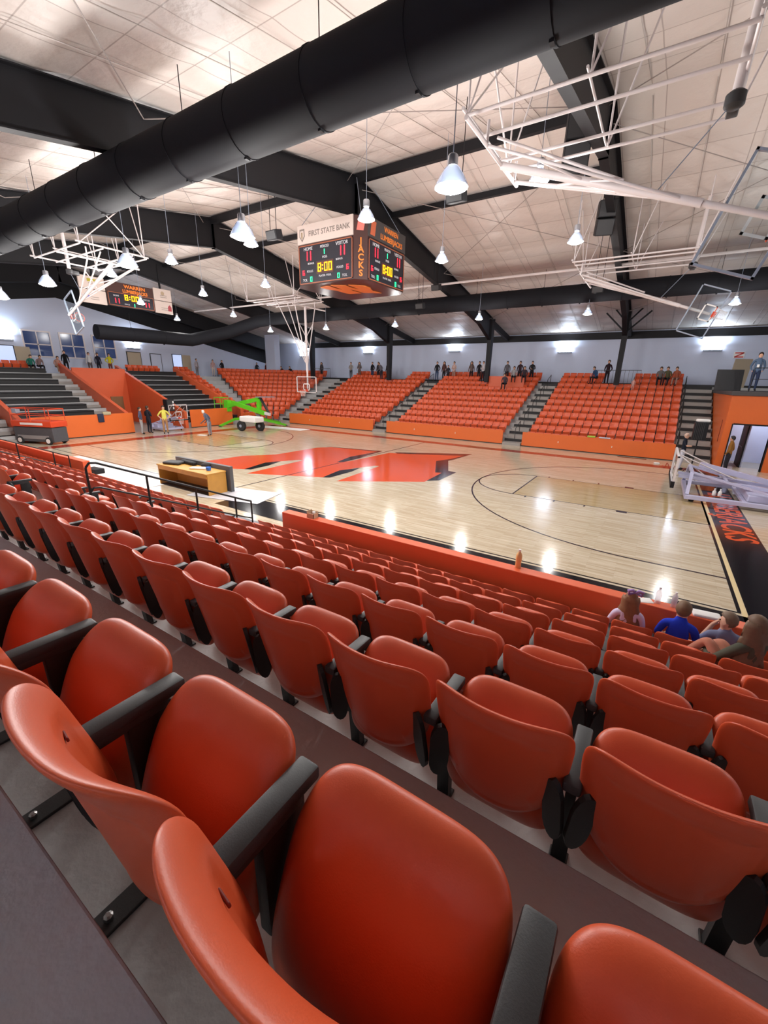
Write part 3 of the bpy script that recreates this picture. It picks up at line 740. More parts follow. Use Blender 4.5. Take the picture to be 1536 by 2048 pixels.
# far wall corner box / right tunnel block ------------------------------
BX0, BY0 = 15.3, 9.55
vb = MB()
dx0, dx1, dz = 15.62, 17.05, 2.15
vb.box(BX0, dx0, BY0, BY0+.2, 0, 3.5); vb.box(dx1, 21, BY0, BY0+.2, 0, 3.5); vb.box(dx0, dx1, BY0, BY0+.2, dz, 3.5); vb.box(BX0, BX0+.18, BY0+.2, 20, 0, 3.5)
t = thing('tunnel_block', 'tall orange entrance block with doorway at the right edge', 'entrance block', (0, 0, 0)); vb.build('orange_wall', M_OPAN, t)
b = MB(); b.bbox(BX0-.06, 21.1, BY0-.08, 20, 3.5, 3.68, .01); b.build('roof_slab', mat('slab_edge', (70, 66, 66), .7), t)
b = MB(); b.box(dx0-.05, dx0, BY0-.02, BY0+.22, 0, dz+.05); b.box(dx1, dx1+.05, BY0-.02, BY0+.22, 0, dz+.05); b.box(dx0, dx1, BY0-.02, BY0+.22, dz, dz+.07); b.build('door_frame', M_STEEL, t)
b = MB(); b.box(BX0+.18, 18.4, 12.8, 12.9, 0, 3.5); b.box(18.3, 18.4, BY0+.2, 12.8, 0, 3.5); b.build('corridor_wall', mat('corridor', (196, 206, 232), .6), t)
b = MB(); b.box(16.35, 16.40, 10.5, 11.9, 0, 2.1); b.build('door_edge', M_STEEL, t)
b = MB(); b.box(16.42, 16.47, 10.5, 11.9, .02, 2.1); lfq = b.build('open_door', mat('door_grey', (150, 160, 190), .5), t); b = MB(); b.box(16.33, 16.36, 10.6, 11.6, .98, 1.04); b.build('push_bar', M_RAIL, lfq)
ld = bpy.data.lights.new('corridor_lamp', 'AREA'); ld.energy = 60; ld.size = .8; ld.color = (.85, .92, 1); l = bpy.data.objects.new('corridor_lamp', ld); COL.objects.link(l); l.location = (17, 11.5, 3.4)
tag(l, 'corridor ceiling light glowing beyond the right doorway', 'ceiling lamp')
b = MB(); b.box(BX0-.02, BX0, 10.6, 10.66, 1.2, 2.3); b.build('wall_chase', mat('dark_red', (110, 34, 22), .5), t)
q = on(1380, 765, 1, 19.3)
b = MB(); b.bbox(-.1, 3.4, -.02, .02, .0, 1.15, .01); t = solid('scorer_board_panel', 'big black panel leaning by the top of the right stairs', 'panel', b, M_CHAR); qq = on(1430, 776, 1, 13.0); t.location = (qq.x, 13.0, 3.69); t.rotation_euler = (-.1, 0, .35); t.scale = (.36, 1, .95)
b = MB(); b.bbox(0, .06, 0, 1.0, 0, 1.8, .005); t = solid('tan_door', 'open tan door on the upper level at right', 'door', b, M_PLY); qq = on(1456, 760, 1, 20.3); t.location = (qq.x, 20.3, 3.86); t.rotation_euler = (0, .12, -1.2)
b = MB(); b.bbox(-.5, .5, -.02, .02, 0, .5, .01); t = thing('wall_sign', 'white square sign with red zigzag mark on the far wall at right', 'sign', (on(1479, 707, 1, YW).x, YW-.03, on(1479, 716, 1, YW).z)); t.scale = (.62, 1, .8); b.build('sign_plate', M_PAPER, t)
b = MB(); b.bar((-.4, -.03, .42), (.4, -.03, .42), .01, .1); b.bar((.4, -.03, .42), (-.4, -.03, .08), .01, .1); b.bar((-.4, -.03, .08), (.4, -.03, .08), .01, .1); b.build('red_mark', mat('sign_red', (200, 50, 50), .5), t)
rail('guard_rail', 'thin rail on top of the orange entrance block', [(15.9, 9.9, 4.75), (20.8, 9.9, 4.75)], [((15.9, 9.9, 4.75), 3.68), ((18.3, 9.9, 4.75), 3.68), ((20.8, 9.9, 4.75), 3.68)], r=.018, mid=.5)
b = MB(); b.bbox(16.9, 19.5, 4.6, 4.9, 0, .1, .01); t = solid('timber_plank', 'timber planks lying at the far right floor edge', 'plank', b, mat('timber', (176, 150, 110), .6)); 

# ================================================================== SCOREBOARD (hanging, centre)
M_LEDR = mat('led_red', (255, 40, 50), .5, emit=(255, 30, 50), es=3)
M_LEDY = mat('led_amber', (255, 190, 20), .5, emit=(255, 175, 10), es=2.2)
M_LEDG = mat('led_green', (50, 240, 160), .5, emit=(40, 240, 150), es=1.6)
M_SBK = mat('score_black', (22, 22, 34), .4)
M_SGN = mat('sign_cream', (196, 180, 172), .6)
M_SGT = mat('sign_grey_text', (120, 110, 104), .6)
M_SBT = mat('board_brown', (62, 34, 30), .5)
M_LOR = mat('letter_orange', (228, 124, 44), .5)
M_LWH = mat('letter_white', (200, 200, 205), .6)
SEG = {'0': 'abcdef', '1': 'bc', '8': 'abcdefg', '6': 'acdefg', '5': 'acdfg'}
def seg7(mb, ch, w_, h, M, t=None):
    t = t or w_*.24; s = {'a': (-w_/2, w_/2, h/2-t, h/2), 'd': (-w_/2, w_/2, -h/2, -h/2+t), 'g': (-w_/2, w_/2, -t/2, t/2), 'f': (-w_/2, -w_/2+t, 0, h/2), 'b': (w_/2-t, w_/2, 0, h/2), 'e': (-w_/2, -w_/2+t, -h/2, 0), 'c': (w_/2-t, w_/2, -h/2, 0)}
    for c in SEG[ch]: a, b, c2, d = s[c]; mb.box(a+.004, b-.004, c2+.004, d-.004, 0, .01, M=M)
def face(parent, M, W_, H, top, title, small=False):
    """M maps local (x right, y up, z out) -> object"""
    def T(x, y, z=.0): return M @ Matrix.Translation((x, y, z))
    mb = MB(); mb.box(-W_/2, W_/2, -H/2, H/2, 0, .03, M=M); pn = mb.build('display_panel', M_SBK, parent)
    mb = MB(); e = .035
    for a in ((-W_/2, W_/2, H/2-e, H/2), (-W_/2, W_/2, -H/2, -H/2+e), (-W_/2, -W_/2+e, -H/2, H/2), (W_/2-e, W_/2, -H/2, H/2)): mb.box(*a, .03, .045, M=M)
    mb.build('panel_trim', mat('trim_copper', (150, 84, 56), .4), pn)
    sx = W_/2.7; sy = H/1.5
    r = MB(); g = MB(); y_ = MB()
    if small:
        for yc in (-1.0, 1.0):
            for dx in (-.11, .11): seg7(r, '1', .13, .3, T(yc+dx, -.1, .035), .05)
        for i, c in enumerate('800'): seg7(y_, c, .22, .34, T((-.36, .08, .36)[i], .16, .045), .06)
        for d in (-.07, .07): y_.box(-.03, .03, -.03, .03, 0, .01, M=T(-.14, .16+d, .045))
        seg7(g, '1', .12, .22, T(.1, -.26, .035), .05)
        r.build('red_digits', M_LEDR, pn); g.build('green_digits', M_LEDG, pn); y_.build('amber_clock', M_LEDY, pn)
        text('caption', 'HOME', .13, M_LWH, pn, T(-1.0, .2, .036)); text('caption', 'VISITOR', .13, M_LWH, pn, T(1.0, .2, .036)); text('caption', 'PERIOD', .1, M_LWH, pn, T(-.35, -.25, .036))
        return
    for dx in (-.09, .09): seg7(r, '1', .12*sx, .36*sy, T((-.85+dx)*sx, .33*sy, .035), .045); seg7(r, '1', .12*sx, .36*sy, T((.85+dx)*sx, .33*sy, .035), .045)
    seg7(r, '6', .11*sx, .19*sy, T(-1.12*sx, -.3*sy, .035), .03); seg7(r, '6', .11*sx, .19*sy, T(1.12*sx, -.3*sy, .035), .03)
    seg7(g, '1', .1*sx, .2*sy, T(-.04*sx, .4*sy, .035), .04); seg7(g, '0', .11*sx, .2*sy, T(-.72*sx, -.58*sy, .035), .03); seg7(g, '0', .11*sx, .2*sy, T(.68*sx, -.58*sy, .035), .03)
    for i, c in enumerate('800'): seg7(y_, c, .17*sx, .34*sy, T((-.27+(0, .33, .55)[i])*sx, -.17*sy, .045), .045)
    for d in (-.07, .07): y_.box(-.025, .025, -.025, .025, 0, .01, M=T(-.11*sx, (-.17+d)*sy, .045))
    r.build('red_digits', M_LEDR, pn); g.build('green_digits', M_LEDG, pn); y_.build('amber_clock', M_LEDY, pn)
    mb = MB(); mb.bbox(-.44*sx, .44*sx, -.42*sy, .08*sy, .03, .04, .004, M=M); mb.build('clock_window', M_SBT, pn)
    for tx, x, y, s in (('HOME', -.85, .6, .15), ('VISITOR', .85, .6, .15), ('PERIOD', 0, .6, .12), ('POSS', 0, .2, .1), ('BONUS', -.72, .03, .09), ('BONUS', .72, .03, .09), ('FOULS', -.78, -.27, .1), ('FOULS', .75, -.27, .1), ('TOL', -1.05, -.6, .12), ('TOL', .98, -.6, .12), ('PLAYER  FOUL', 0, -.5, .09)):
        if small and tx not in ('HOME', 'VISITOR', 'PERIOD'): continue
        text('caption', tx, s*1.2*sy, M_LWH, pn, T(x*sx, y*sy, .036))
SBX0, SBX1, SBY0, SBY1, SBZ0, SBZ1, BV = -1.75, 1.25, -1.62, 1.65, 7.72, 9.92, .38
t = thing('hanging_scoreboard', 'four-sided black scoreboard hanging at the centre of the roof', 'scoreboard', (0, 0, 0))
xa, xb, ya_, yb = SBX0, 1.6, SBY0, 2.0
poly = [(SBX0, ya_), (1.22, ya_), (1.6, -1.24), (1.6, 1.6), (1.22, 2.0), (SBX0, 2.0), (-2.1, 1.6), (-2.1, -1.24)]
b = MB(); b.prism(poly, SBZ0, SBZ1); body = b.build('cabinet', M_SBT, t)
b = MB(); b.prism(poly, SBZ0-.012, SBZ0-.002); und = b.build('underside', mat('under_dark', (44, 26, 26), .25), t)
lg = MB()   # slanted double-chevron emblem on the underside
ep = px_poly(lo[0], 380, 840, k_); ex0 = sum(p[0] for p in ep)/len(ep); ey0 = sum(p[1] for p in ep)/len(ep)
lg.prism([(-.1+(p[0]-ex0)*.19, -.1+(p[1]-ey0)*.24) for p in ep], SBZ0-.03, SBZ0-.014)
lg.build('emblem', M_LOR, und)
zc = 8.47
ML = Matrix(((1, 0, 0, -.27), (0, 0, -1, ya_), (0, 1, 0, zc), (0, 0, 0, 1)))
face(t, ML, 2.86, 1.45, None, None)
MR = Matrix(((0, 0, 1, 1.6), (1, 0, 0, .18), (0, 1, 0, zc), (0, 0, 0, 1)))
face(t, MR, 2.76, 1.45, None, None)
MLt = Matrix(((1, 0, 0, -.27), (0, 0, -1, ya_-.0), (0, 1, 0, 9.58), (0, 0, 0, 1)))
b = MB(); b.box(-1.46, 1.46, -.33, .36, 0, .05, M=MLt); sg = b.build('bank_sign', M_SGN, t)
text('sign_text', 'FIRST STATE BANK', .27, M_SGT, sg, MLt @ Matrix.Translation((.24, 0, .052)), .95, .004)
sh = MB(); pr = [(-.13, .22), (.13, .22), (.15, -.05), (0, -.25), (-.15, -.05)]
sh.prism(pr, .05, .056, M=MLt @ Matrix.Translation((-1.2, 0, 0))); e_ = sh.build('shield_emblem', M_SGT, sg)
sh = MB(); sh.prism([(x*.7, y*.7) for x, y in pr], .056, .06, M=MLt @ Matrix.Translation((-1.2, 0, 0))); sh.build('shield_inner', M_SGN, e_)
sh = MB(); sh.box(-.03, .03, -.12, .1, .06, .064, M=MLt @ Matrix.Translation((-1.2, 0, 0))); sh.build('shield_mark', mat('gold_brown', (120, 100, 60), .5), e_)
MRt = Matrix(((0, 0, 1, 1.6), (1, 0, 0, .18), (0, 1, 0, 9.58), (0, 0, 0, 1)))
b = MB(); b.box(-1.42, 1.42, -.33, .36, 0, .05, M=MRt); sg = b.build('team_sign', mat('sign_dark', (60, 56, 56), .5), t)
text('sign_text', 'WARREN', .26, M_LOR, sg, MRt @ Matrix.Translation((.25, .17, .052)), 1, .006); text('sign_text', 'LUMBERJACKS', .27, M_LOR, sg, MRt @ Matrix.Translation((.28, -.14, .052)), 1, .006)
sh = MB(); sh.prism([(-.2, -.25), (.12, -.25), (.22, .25), (-.1, .25)], .05, .058, M=MRt @ Matrix.Translation((-1.12, 0, 0))); sh.build('emblem', mat('emblem_red', (180, 90, 60), .5), sg)
# bevelled corner with vertical word
cdir = Vector((1, -1, 0)).normalized(); cc = Vector((1.41, -1.43, 0)); tg = Vector((1, 1, 0)).normalized()
for i, ch in enumerate('JACKS'):
    MC = Matrix(((tg.x, 0, cdir.x, cc.x+cdir.x*.01), (tg.y, 0, cdir.y, cc.y+cdir.y*.01), (0, 1, 0, 9.05-.28*i), (0, 0, 0, 1)))
    text('corner_letter', ch, .32, M_LOR, body, MC, 1.05, .008)
MC = Matrix(((tg.x, 0, cdir.x, cc.x+cdir.x*.01), (tg.y, 0, cdir.y, cc.y+cdir.y*.01), (0, 1, 0, 9.62), (0, 0, 0, 1)))
b = MB(); b.prism([(-.18, -.2), (.1, -.2), (.18, .2), (-.1, .2)], 0, .01, M=MC); b.build('corner_emblem', mat('emblem_pink', (205, 110, 100), .5), body)
for x, y in ((-1.9, -1.4), (1.4, -1.4), (1.4, 1.8), (-1.9, 1.8)): b = MB(); b.tube([(x, y, SBZ1), (x*.4, y*.4, 11.6)], .012, 5); b.build('hanger_cable', M_GREY, t)
b = MB(); b.box(-.9, .6, -.2, .3, 9.92, 10.15); b.build('hoist_box', M_GREY, t)

# second scoreboard (left, facing the court)
t = thing('wall_scoreboard', 'wide scoreboard with cream side signs hung high at the left end', 'scoreboard', (0, 0, 0))
SX = -19.0
M2 = Matrix(((0, 0, 1, SX), (1, 0, 0, .2), (0, 1, 0, 8.62), (0, 0, 0, 1)))
b = MB(); b.box(SX-.25, SX, -1.35, 1.75, 8.2, 9.65); b.build('cabinet', M_SBT, t)
face(t, M2, 3.0, .8, None, None, True)
M3 = Matrix(((0, 0, 1, SX), (1, 0, 0, .2), (0, 1, 0, 9.3), (0, 0, 0, 1)))
text('sign_text', 'WARREN', .28, M_LOR, t, M3 @ Matrix.Translation((.3, .15, .02)), 1.2, .01); text('sign_text', 'LUMBERJACKS', .26, M_LOR, t, M3 @ Matrix.Translation((.3, -.13, .02)), 1, .01)
for y0, y1, z0, z1, c in ((1.8, 3.1, 8.98, 9.75, 0), (1.8, 3.1, 8.15, 8.94, 1), (-2.9, -1.4, 8.98, 9.7, 2), (-2.9, -1.4, 8.15, 8.94, 3)):
    b = MB(); b.bbox(SX-.12, SX, y0, y1, z0, z1, .01); s = b.build('sponsor_sign', M_SGN, t); yc = (y0+y1)/2; zc_ = (z0+z1)/2
    Ms = Matrix(((0, 0, 1, SX), (1, 0, 0, yc), (0, 1, 0, zc_), (0, 0, 0, 1)))
    q = MB()
    if c == 0: q.lathe([(.13, 0), (.13, .01)], n=14); q.v = [tuple(Ms @ (Vector(v)+Vector((0, .1, 0)))) for v in q.v]; q.build('crest', mat('crest_gold', (165, 145, 120), .5), s)
    if c == 1: q.prism([(-.12, -.2), (.14, -.2), (.14, .08), (.02, .22), (-.12, .08)], 0, .01, M=Ms @ Matrix.Translation((.42, 0, 0))); q.build('crest', mat('crest_red', (150, 50, 60), .5), s)
    if c == 2: q.box(-.25, .3, .05, .22, 0, .01, M=Ms); q.build('crest', mat('crest_olive', (160, 150, 40), .5), s)
    if c == 3: q.lathe([(.16, 0), (.16, .01)], n=14); q.v = [tuple(Ms @ (Vector(v)+Vector((-.4, 0, 0)))) for v in q.v]; q.build('crest', mat('crest_blue', (90, 90, 170), .5), s)
    q = MB(); [q.box(-.2, .3, -.05-.12*i, -.02-.12*i, 0, .008, M=Ms) for i in range(2)]; q.build('print_lines', M_SGT, s)
for y in (-2, 2.4): b = MB(); b.box(SX-.2, SX-.1, y-.05, y+.05, 9.6, 11.3); b.build('hanger', M_STEEL, t)

# ================================================================== CEILING-HUNG SIDE-FOLD GOALS
def backboard(parent, M, fm=M_LAV, w_=1.83, h=1.07):
    b = MB(); b.box(-w_/2+.03, w_/2-.03, -.006, .006, -h/2+.03, h/2-.03, M=M); b.build('glass_board', M_GLASS, parent)
    b = MB(); e = .045
    for a in ((-w_/2, w_/2, h/2-e, h/2), (-w_/2, w_/2, -h/2, -h/2+e), (-w_/2, -w_/2+e, -h/2, h/2), (w_/2-e, w_/2, -h/2, h/2)): b.box(a[0], a[1], -.03, .03, a[2], a[3], M=M)
    b.build('board_frame', fm, parent)
    b = MB(); z0 = -h/2+.15
    for a in ((-.305, .305, z0+.40, z0+.45), (-.305, .305, z0, z0+.05), (-.305, -.255, z0, z0+.45), (.255, .305, z0, z0+.45)): b.box(a[0], a[1], -.012, -.007, a[2], a[3], M=M)
    b.build('target_square', M_PAPER, parent)
    b = MB(); c = Vector((0, -.38, -h/2+.15)); pts = [M @ (c+Vector((.228*math.cos(2*PI*i/20), .228*math.sin(2*PI*i/20), 0))) for i in range(21)]; b.tube(pts, .012, 6)
    b.tube([M @ Vector((-.1, -.02, -h/2+.15)), M @ Vector((-.08, -.17, -h/2+.15))], .012, 6); b.tube([M @ Vector((.1, -.02, -h/2+.15)), M @ Vector((.08, -.17, -h/2+.15))], .012, 6)
    b.box(-.1, .1, -.04, -.012, -h/2+.06, -h/2+.2, M=M); b.build('rim', M_RIM, parent, True, 60)
    b = MB(); n = 12
    def npt(k, j): r = (.225, .19, .16, .145, .15)[j]; a = 2*PI*(k+(j % 2)*.5)/n; return M @ (c+Vector((r*math.cos(a), r*math.sin(a), -.1*j)))
    for k in range(n):
        for j in range(4): b.tube([npt(k, j), npt(k, j+1)], .004, 4, cap=False); b.tube([npt(k, j), npt(k-1+2*(j % 2), j+1)], .004, 4, cap=False)
    b.build('net', M_NET, parent)
def goal(sx, sy, ang, label):
    HXg, HYg, HZg = sx*8.55, sy*6.0, 8.42
    t = thing('ceiling_basketball_goal', label, 'basketball goal', (HXg, HYg, HZg))
    R = Matrix.Rotation(ang, 4, 'Y')    # rotation about hinge, y axis
    # fixed frame: axle and support pipes
    b = MB(); b.tube([(0, -sy*-1.1*-1, 0), (0, 0, 0)], .04, 8); b.tube([(0, -1.15, 0), (0, 2.05, 0)] if sy > 0 else [(0, -2.05, 0), (0, 1.15, 0)], .042, 10)
    b.build('hinge_axle', M_PIPE, t, True, 60)
    L = 4.1*sx
    b = MB()
    for y in (-1.3, -.45, .75, 1.35): b.tube([(-.35*sx, y*-sy, .42), (L, y*-sy, .42)], .034, 8)
    b.tube([(-.35*sx, -1.45, .48), (-.35*sx, 1.45, .48)], .034, 8); b.tube([(L, -1.45, .48), (L, 1.45, .48)], .034, 8); b.tube([(L*.45, -1.4, .5), (L*.45, 1.4, .5)], .025, 8)
    b.build('support_pipes', M_PIPE, t, True, 60)
    for x in (-.3*sx, 1.9*sx, L):
        for y in (-1.3, 1.3):
            b = MB(); top = roofz(HYg+y)-HZg-.1; b.tube([(x, y, .42), (x, y, top)], .022, 6); b.tube([(x, y, .45), (x+.7*sx, y, top)], .02, 6); b.build('drop_pipe', M_PIPE, t, True, 60)
    b = MB(); b.tube([(-.3*sx, -1.3, .45), (-.3*sx, .9, roofz(HYg)-HZg-.1)], .022, 6); b.tube([(-.3*sx, 1.3, .45), (-.3*sx, -.9, roofz(HYg)-HZg-.1)], .022, 6)
    b.build('cross_brace', M_PIPE, t, True, 60)
    for y in (-.95, .95): b = MB(); b.tube([(0, y, .42), (0, y, 0)], .03, 8); b.build('axle_hanger', M_PIPE, t, True, 60)
    # swinging mast
    b = MB(); P = lambda x, y, z: R @ Vector((x, y, z))
    b.tube([P(0, 0, 0), P(0, 0, -4.1)], .075, 14); b.build('mast', M_PIPE, t, True, 60)
    b = MB(); b.tube([P(0, 0, -4.0), P(0, 0, -5.25)], .058, 12); b.build('mast_extension', M_PIPE, t, True, 60)
    b = MB(); b.tube([P(0, -.95, 0), P(0, -.05, -3.7)], .032, 8); b.tube([P(0, .95, 0), P(0, .05, -3.7)], .032, 8)
    b.tube([P(0, -.7, -1.0), P(0, .0, -1.9)], .024, 6); b.tube([P(0, .7, -1.0), P(0, 0, -1.9)], .024, 6); b.tube([P(0, 0, -1.9), P(0, .32, -2.5)], .02, 6); b.tube([P(0, 0, -1.9), P(0, -.32, -2.5)], .02, 6)
    b.build('side_braces', M_PIPE, t, True, 60)
    if abs(ang) < .1:
        b = MB(); b.tube([(-2.1, -.5, .42), (-.1, -.05, -3.5)], .03, 8); b.tube([(-2.1, .5, .42), (-.1, .05, -3.5)], .03, 8); b.build('fold_brace', M_PIPE, t, True, 60)
    else:
        b = MB(); b.tube([(0, -.9*sy, .0), P(0, -.1*sy, -2.9)], .035, 8); b.tube([(.0, .4*sy, .35), P(.12*sx, 0, -2.6)], .03, 8); b.build('fold_brace', M_PIPE, t, True, 60)
        hp = P(0, 0, -3.25); b = MB(); b.tube([hp, (L*.98, 0, .1)], .01, 5); b.build('hoist_cable', M_GREY, t)
        b = MB(); b.lathe([(.1, -.12), (.15, -.08), (.15, .08), (.1, .12)], (L*.98, 0, .1), 14); b.bbox(L*.98-.09, L*.98+.09, .1, .38, 0, .18, .02); b.build('hoist_motor', M_CHAR, t, True, 50)
        b = MB(); b.tube([(L*.98, 0, .2), (L*1.0, 0, roofz(HYg)-HZg-.1)], .075, 10); b.build('hoist_post', M_PIPE, t, True, 60)
    MM = R @ Matrix.Translation((0, -.12*sy, -4.97)) @ (Matrix.Rotation(PI, 4, 'Z') if sy < 0 else Matrix.Identity(4))
    backboard(t, MM, M_GREY if abs(ang) > .1 else M_PIPE)
goal(-1, 1, 0, 'lowered ceiling-hung basketball goal left of centre')
A_ = math.radians(70.6)
goal(1, 1, -A_, 'folded-up ceiling goal on the far side at right, tilted glass board above far wall')
goal(1, -1, -A_, 'large folded-up ceiling goal nearest camera at upper right')
goal(-1, -1, A_, 'folded-up ceiling goal left of the hanging scoreboard, over the windows')

# long white gas pipe near the far duct
b = MB(); b.tube([(-24, 8.3, 9.35), (28, 8.3, 9.35)], .06, 8); solid('ceiling_pipe', 'long thin white pipe running just above the far black duct', 'pipe', b, M_PIPE, True, 60)

# ================================================================== SPEAKERS
def spk(x, y, z, w_, d, h, lab, rx=.0, rz=0, n=1):
    t = thing('ceiling_speaker', lab, 'speaker', (x, y, z), rz)
    for i in range(n):
        M = Matrix.Translation((0, .06*i, -h*1.04*i)) @ Matrix.Rotation(rx+.12*i, 4, 'X')
        b = MB(); b.bbox(-w_/2, w_/2, -d/2, d/2, -h, 0, .02, M=M); c = b.build('cabinet', M_STEEL, t)
        b = MB(); b.box(-w_/2+.03, w_/2-.03, -d/2-.012, -d/2, -h+.03, -.03, M=M); b.build('grille', M_CHAR, c)
    b = MB(); b.tube([(-w_*.3, 0, -.02), (-w_*.3, 0, max(.3, roofz(y)-z-.4))], .012, 5); b.tube([(w_*.3, 0, -.02), (w_*.3, 0, max(.3, roofz(y)-z-.4))], .012, 5); b.build('hanger', M_STEEL, t)
q = on(1218, 400, 1, 3.4); spk(q.x, 3.4, q.z, .62, .5, .55, 'stack of two black speakers hung in front of right rafter', .2, .3, 2)
q = on(1165, 215, 1, -1.5); spk(q.x, -1.5, q.z, .7, .6, .75, 'stack of two large black speakers behind the white goal pipes', .15, .3, 2)
for px, py, y, lab in ((547, 470, -4.5, 'small black speaker right of the large lamp, left of scoreboard'), (912, 392, -4.2, 'small black speaker directly below the closest large lamp'), (840, 612, 7.2, 'small black speaker just below right of the hanging scoreboard'), (872, 575, 7, 'small black speaker on the pipe right of the hanging scoreboard'), (1196, 578, 7, 'small black speaker above the far duct at right')):
    q = on(px, py, 1, y); spk(q.x, y, q.z+.15, .5, .34, .3, lab, .25)

# ================================================================== DESK + LED table
t = thing('wooden_desk', 'oak desk standing on the near sideline', 'desk', (0, 0, 0))
dx0, dx1, dy0, dy1 = -2.0, .45, -8.72, -7.95
q0 = on(413, 949, 2, .76); q1 = on(328, 921, 2, .76)
dx1, dy0 = q0.x+.05, q0.y-.05; dx0 = dx1-2.95
dy1 = dy0+.78
b = MB(); b.bbox(dx0, dx1, dy0, dy1, .73, .77, .006); b.build('desk_top', M_WOODD, t)
b = MB(); b.box(dx1-.04, dx1-.01, dy0+.04, dy1-.02, .03, .73); b.build('side_panel', M_WOODD, t)
b = MB(); b.box(dx0+.01, dx0+.04, dy0+.04, dy1-.02, .03, .73); b.build('side_panel', M_WOODD, t)
b = MB(); b.box(dx0+.04, dx1-.04, dy1-.06, dy1-.03, .03, .73); b.build('modesty_panel', M_WOODD, t)
b = MB(); b.box(dx0+.04, dx1-.04, dy0+.02, dy0+.05, .6, .73); b.build('apron', M_WOODD, t)
b = MB(); b.box(dx0+.02, dx1-.02, dy0+.04, dy1-.02, 0, .03); b.build('plinth', M_CHAR, t)
t = thing('display_board', 'grey display panel standing on edge behind the oak desk', 'display board', (0, 0, 0))
b = MB(); b.bbox(dx0-.1, dx1+.15, dy1+.03, dy1+.17, .02, .92, .015); b.build('cabinet', mat('board_grey', (84, 84, 86), .5), t)
b = MB(); b.box(dx0, dx1+.05, dy1+.17, dy1+.185, .1, .85); b.build('lit_face', mat('screen_white', (240, 245, 255), .4, emit=(235, 242, 255), es=2.5), t)
def item(name, label, cat, mb, m, loc, rz=0, smooth=True, group=None):
    o = mb.build(name, m, None, smooth, 50); o.location = loc; o.rotation_euler = (0, 0, rz); return tag(o, label, cat, group)
ztop = .772
item('black_bag', 'flat black equipment bag on the left end of the desk', 'bag', MB().bbox(-.35, .35, -.22, .22, 0, .1, .045), M_CHAR, (dx0+.5, dy0+.4, ztop), .3)
item('black_bag', 'long dark folded bag behind the flat bag on the desk', 'bag', MB().bbox(-.5, .4, -.1, .1, 0, .13, .05), M_STEEL, (dx0+1.0, dy1-.1, ztop), -.1)
item('folded_jacket', 'small dark bundle on the display board edge', 'jacket', MB().bbox(-.17, .17, -.12, .12, 0, .14, .06), mat('cloth_dark', (42, 38, 40), .9), (dx0+1.9, dy1-.02, ztop), .4)
item('paper_stack', 'white crumpled papers on the desk top', 'paper', MB().bbox(-.3, .3, -.12, .12, 0, .05, .02), M_PAPER, (dx0+1.95, dy0+.42, ztop), .5)
b = MB(); b.lathe([(.0, 0), (.07, 0), (.09, .1), (.085, .12), (.07, .1)], n=14); item('blue_roll', 'bright blue round item beside the papers on the desk', 'tape roll', b, mat('blue_plastic', (50, 110, 200), .4), (dx0+2.45, dy0+.45, ztop))
# floor sheets
item('floor_sheet', 'white protective sheet on the floor left of the desk', 'sheet', MB().bbox(-8.6, 0, -2.1, 0, 0, .006, .002), M_PAPER, (dx0+.25, -7.75, .014), 0, False)
item('floor_sheet', 'grey-white plastic sheet under the right end of the desk', 'sheet', MB().bbox(-1.2, 1.6, -.7, .75, 0, .006, .002), mat('sheet_grey', (200, 200, 206), .4), (dx1+.25, -7.9, .022), .25, False)
item('floor_mat', 'grey floor mat between the handrail and the desk', 'mat', MB().bbox(-1.2, 1.3, -.5, .4, 0, .012, .003), mat('mat_grey', (120, 122, 128), .7), (2.6, -9.7, .014), 0, False)
item('black_case', 'small black case on the white sheet left of desk', 'case', MB().bbox(-.35, .35, -.2, .2, 0, .2, .03), M_STEEL, (on(190, 942, 2, .1).x, on(190, 942, 2, .1).y, .022), .1)

# things on the courtside wall --------------------------------------------
q = on(633, 1033, 2, .9)
t = thing('cardboard_cup_holder', 'small open cardboard cup carrier on the near orange wall', 'cup carrier', (q.x, -10.1, .9)); b = MB()
b.box(-.1, .1, -.08, .08, 0, .01); b.box(-.1, -.09, -.08, .08, 0, .17); b.box(.09, .1, -.08, .08, 0, .13); b.box(-.1, .1, -.08, -.07, 0, .12); b.box(-.1, .1, .07, .08, 0, .15); b.build('carton', mat('cardboard', (196, 170, 140), .7), t)
b = MB(); b.lathe([(.03, .01), (.035, .14), (.035, .15)], (.04, 0, 0), 12); b.build('cup', M_PAPER, t, True, 50)
def bottle(px, py, lab, liquid, h=.26):
    q = on(px, py, 2, .9+.01); t = thing('plastic_bottle', lab, 'bottle', (q.x, max(-10.17, min(-10.04, q.y)), .9), 0, 'bottles on the courtside wall')
    k = h/.26; b = MB(); b.lathe([(.034*k, 0), (.039*k, .01), (.036*k, .09*k), (.039*k, .1*k), (.039*k, .17*k), (.03*k, .2*k), (.015*k, .222*k), (.014*k, .24*k)], n=16); b.build('bottle_body', liquid, t, True, 50)
    b = MB(); b.lathe([(.017*k, .235*k), (.017*k, .258*k)], n=12); b.build('cap', M_PAPER, t, True, 50)
M_PEACH = mat('peach_drink', (232, 186, 124), .2); M_CLEAR = mat('clear_plastic', (222, 220, 226), .15, alpha=.55)
bottle(1036, 1134, 'bottle of pale orange drink standing alone on the orange wall', M_PEACH, .34)
bottle(1314, 1206, 'clear plastic bottle on the wall right of the long-haired girl', M_CLEAR); bottle(1346, 1214, 'clear plastic bottle on the wall beside the boy in blue', M_CLEAR, .24)
item('paper_plate', 'white paper plate on the wall right of the girl', 'plate', MB().bbox(-.11, .11, -.08, .08, 0, .02, .008), M_PAPER, (on(1288, 1196, 2, .9).x, -10.1, .9), .4)
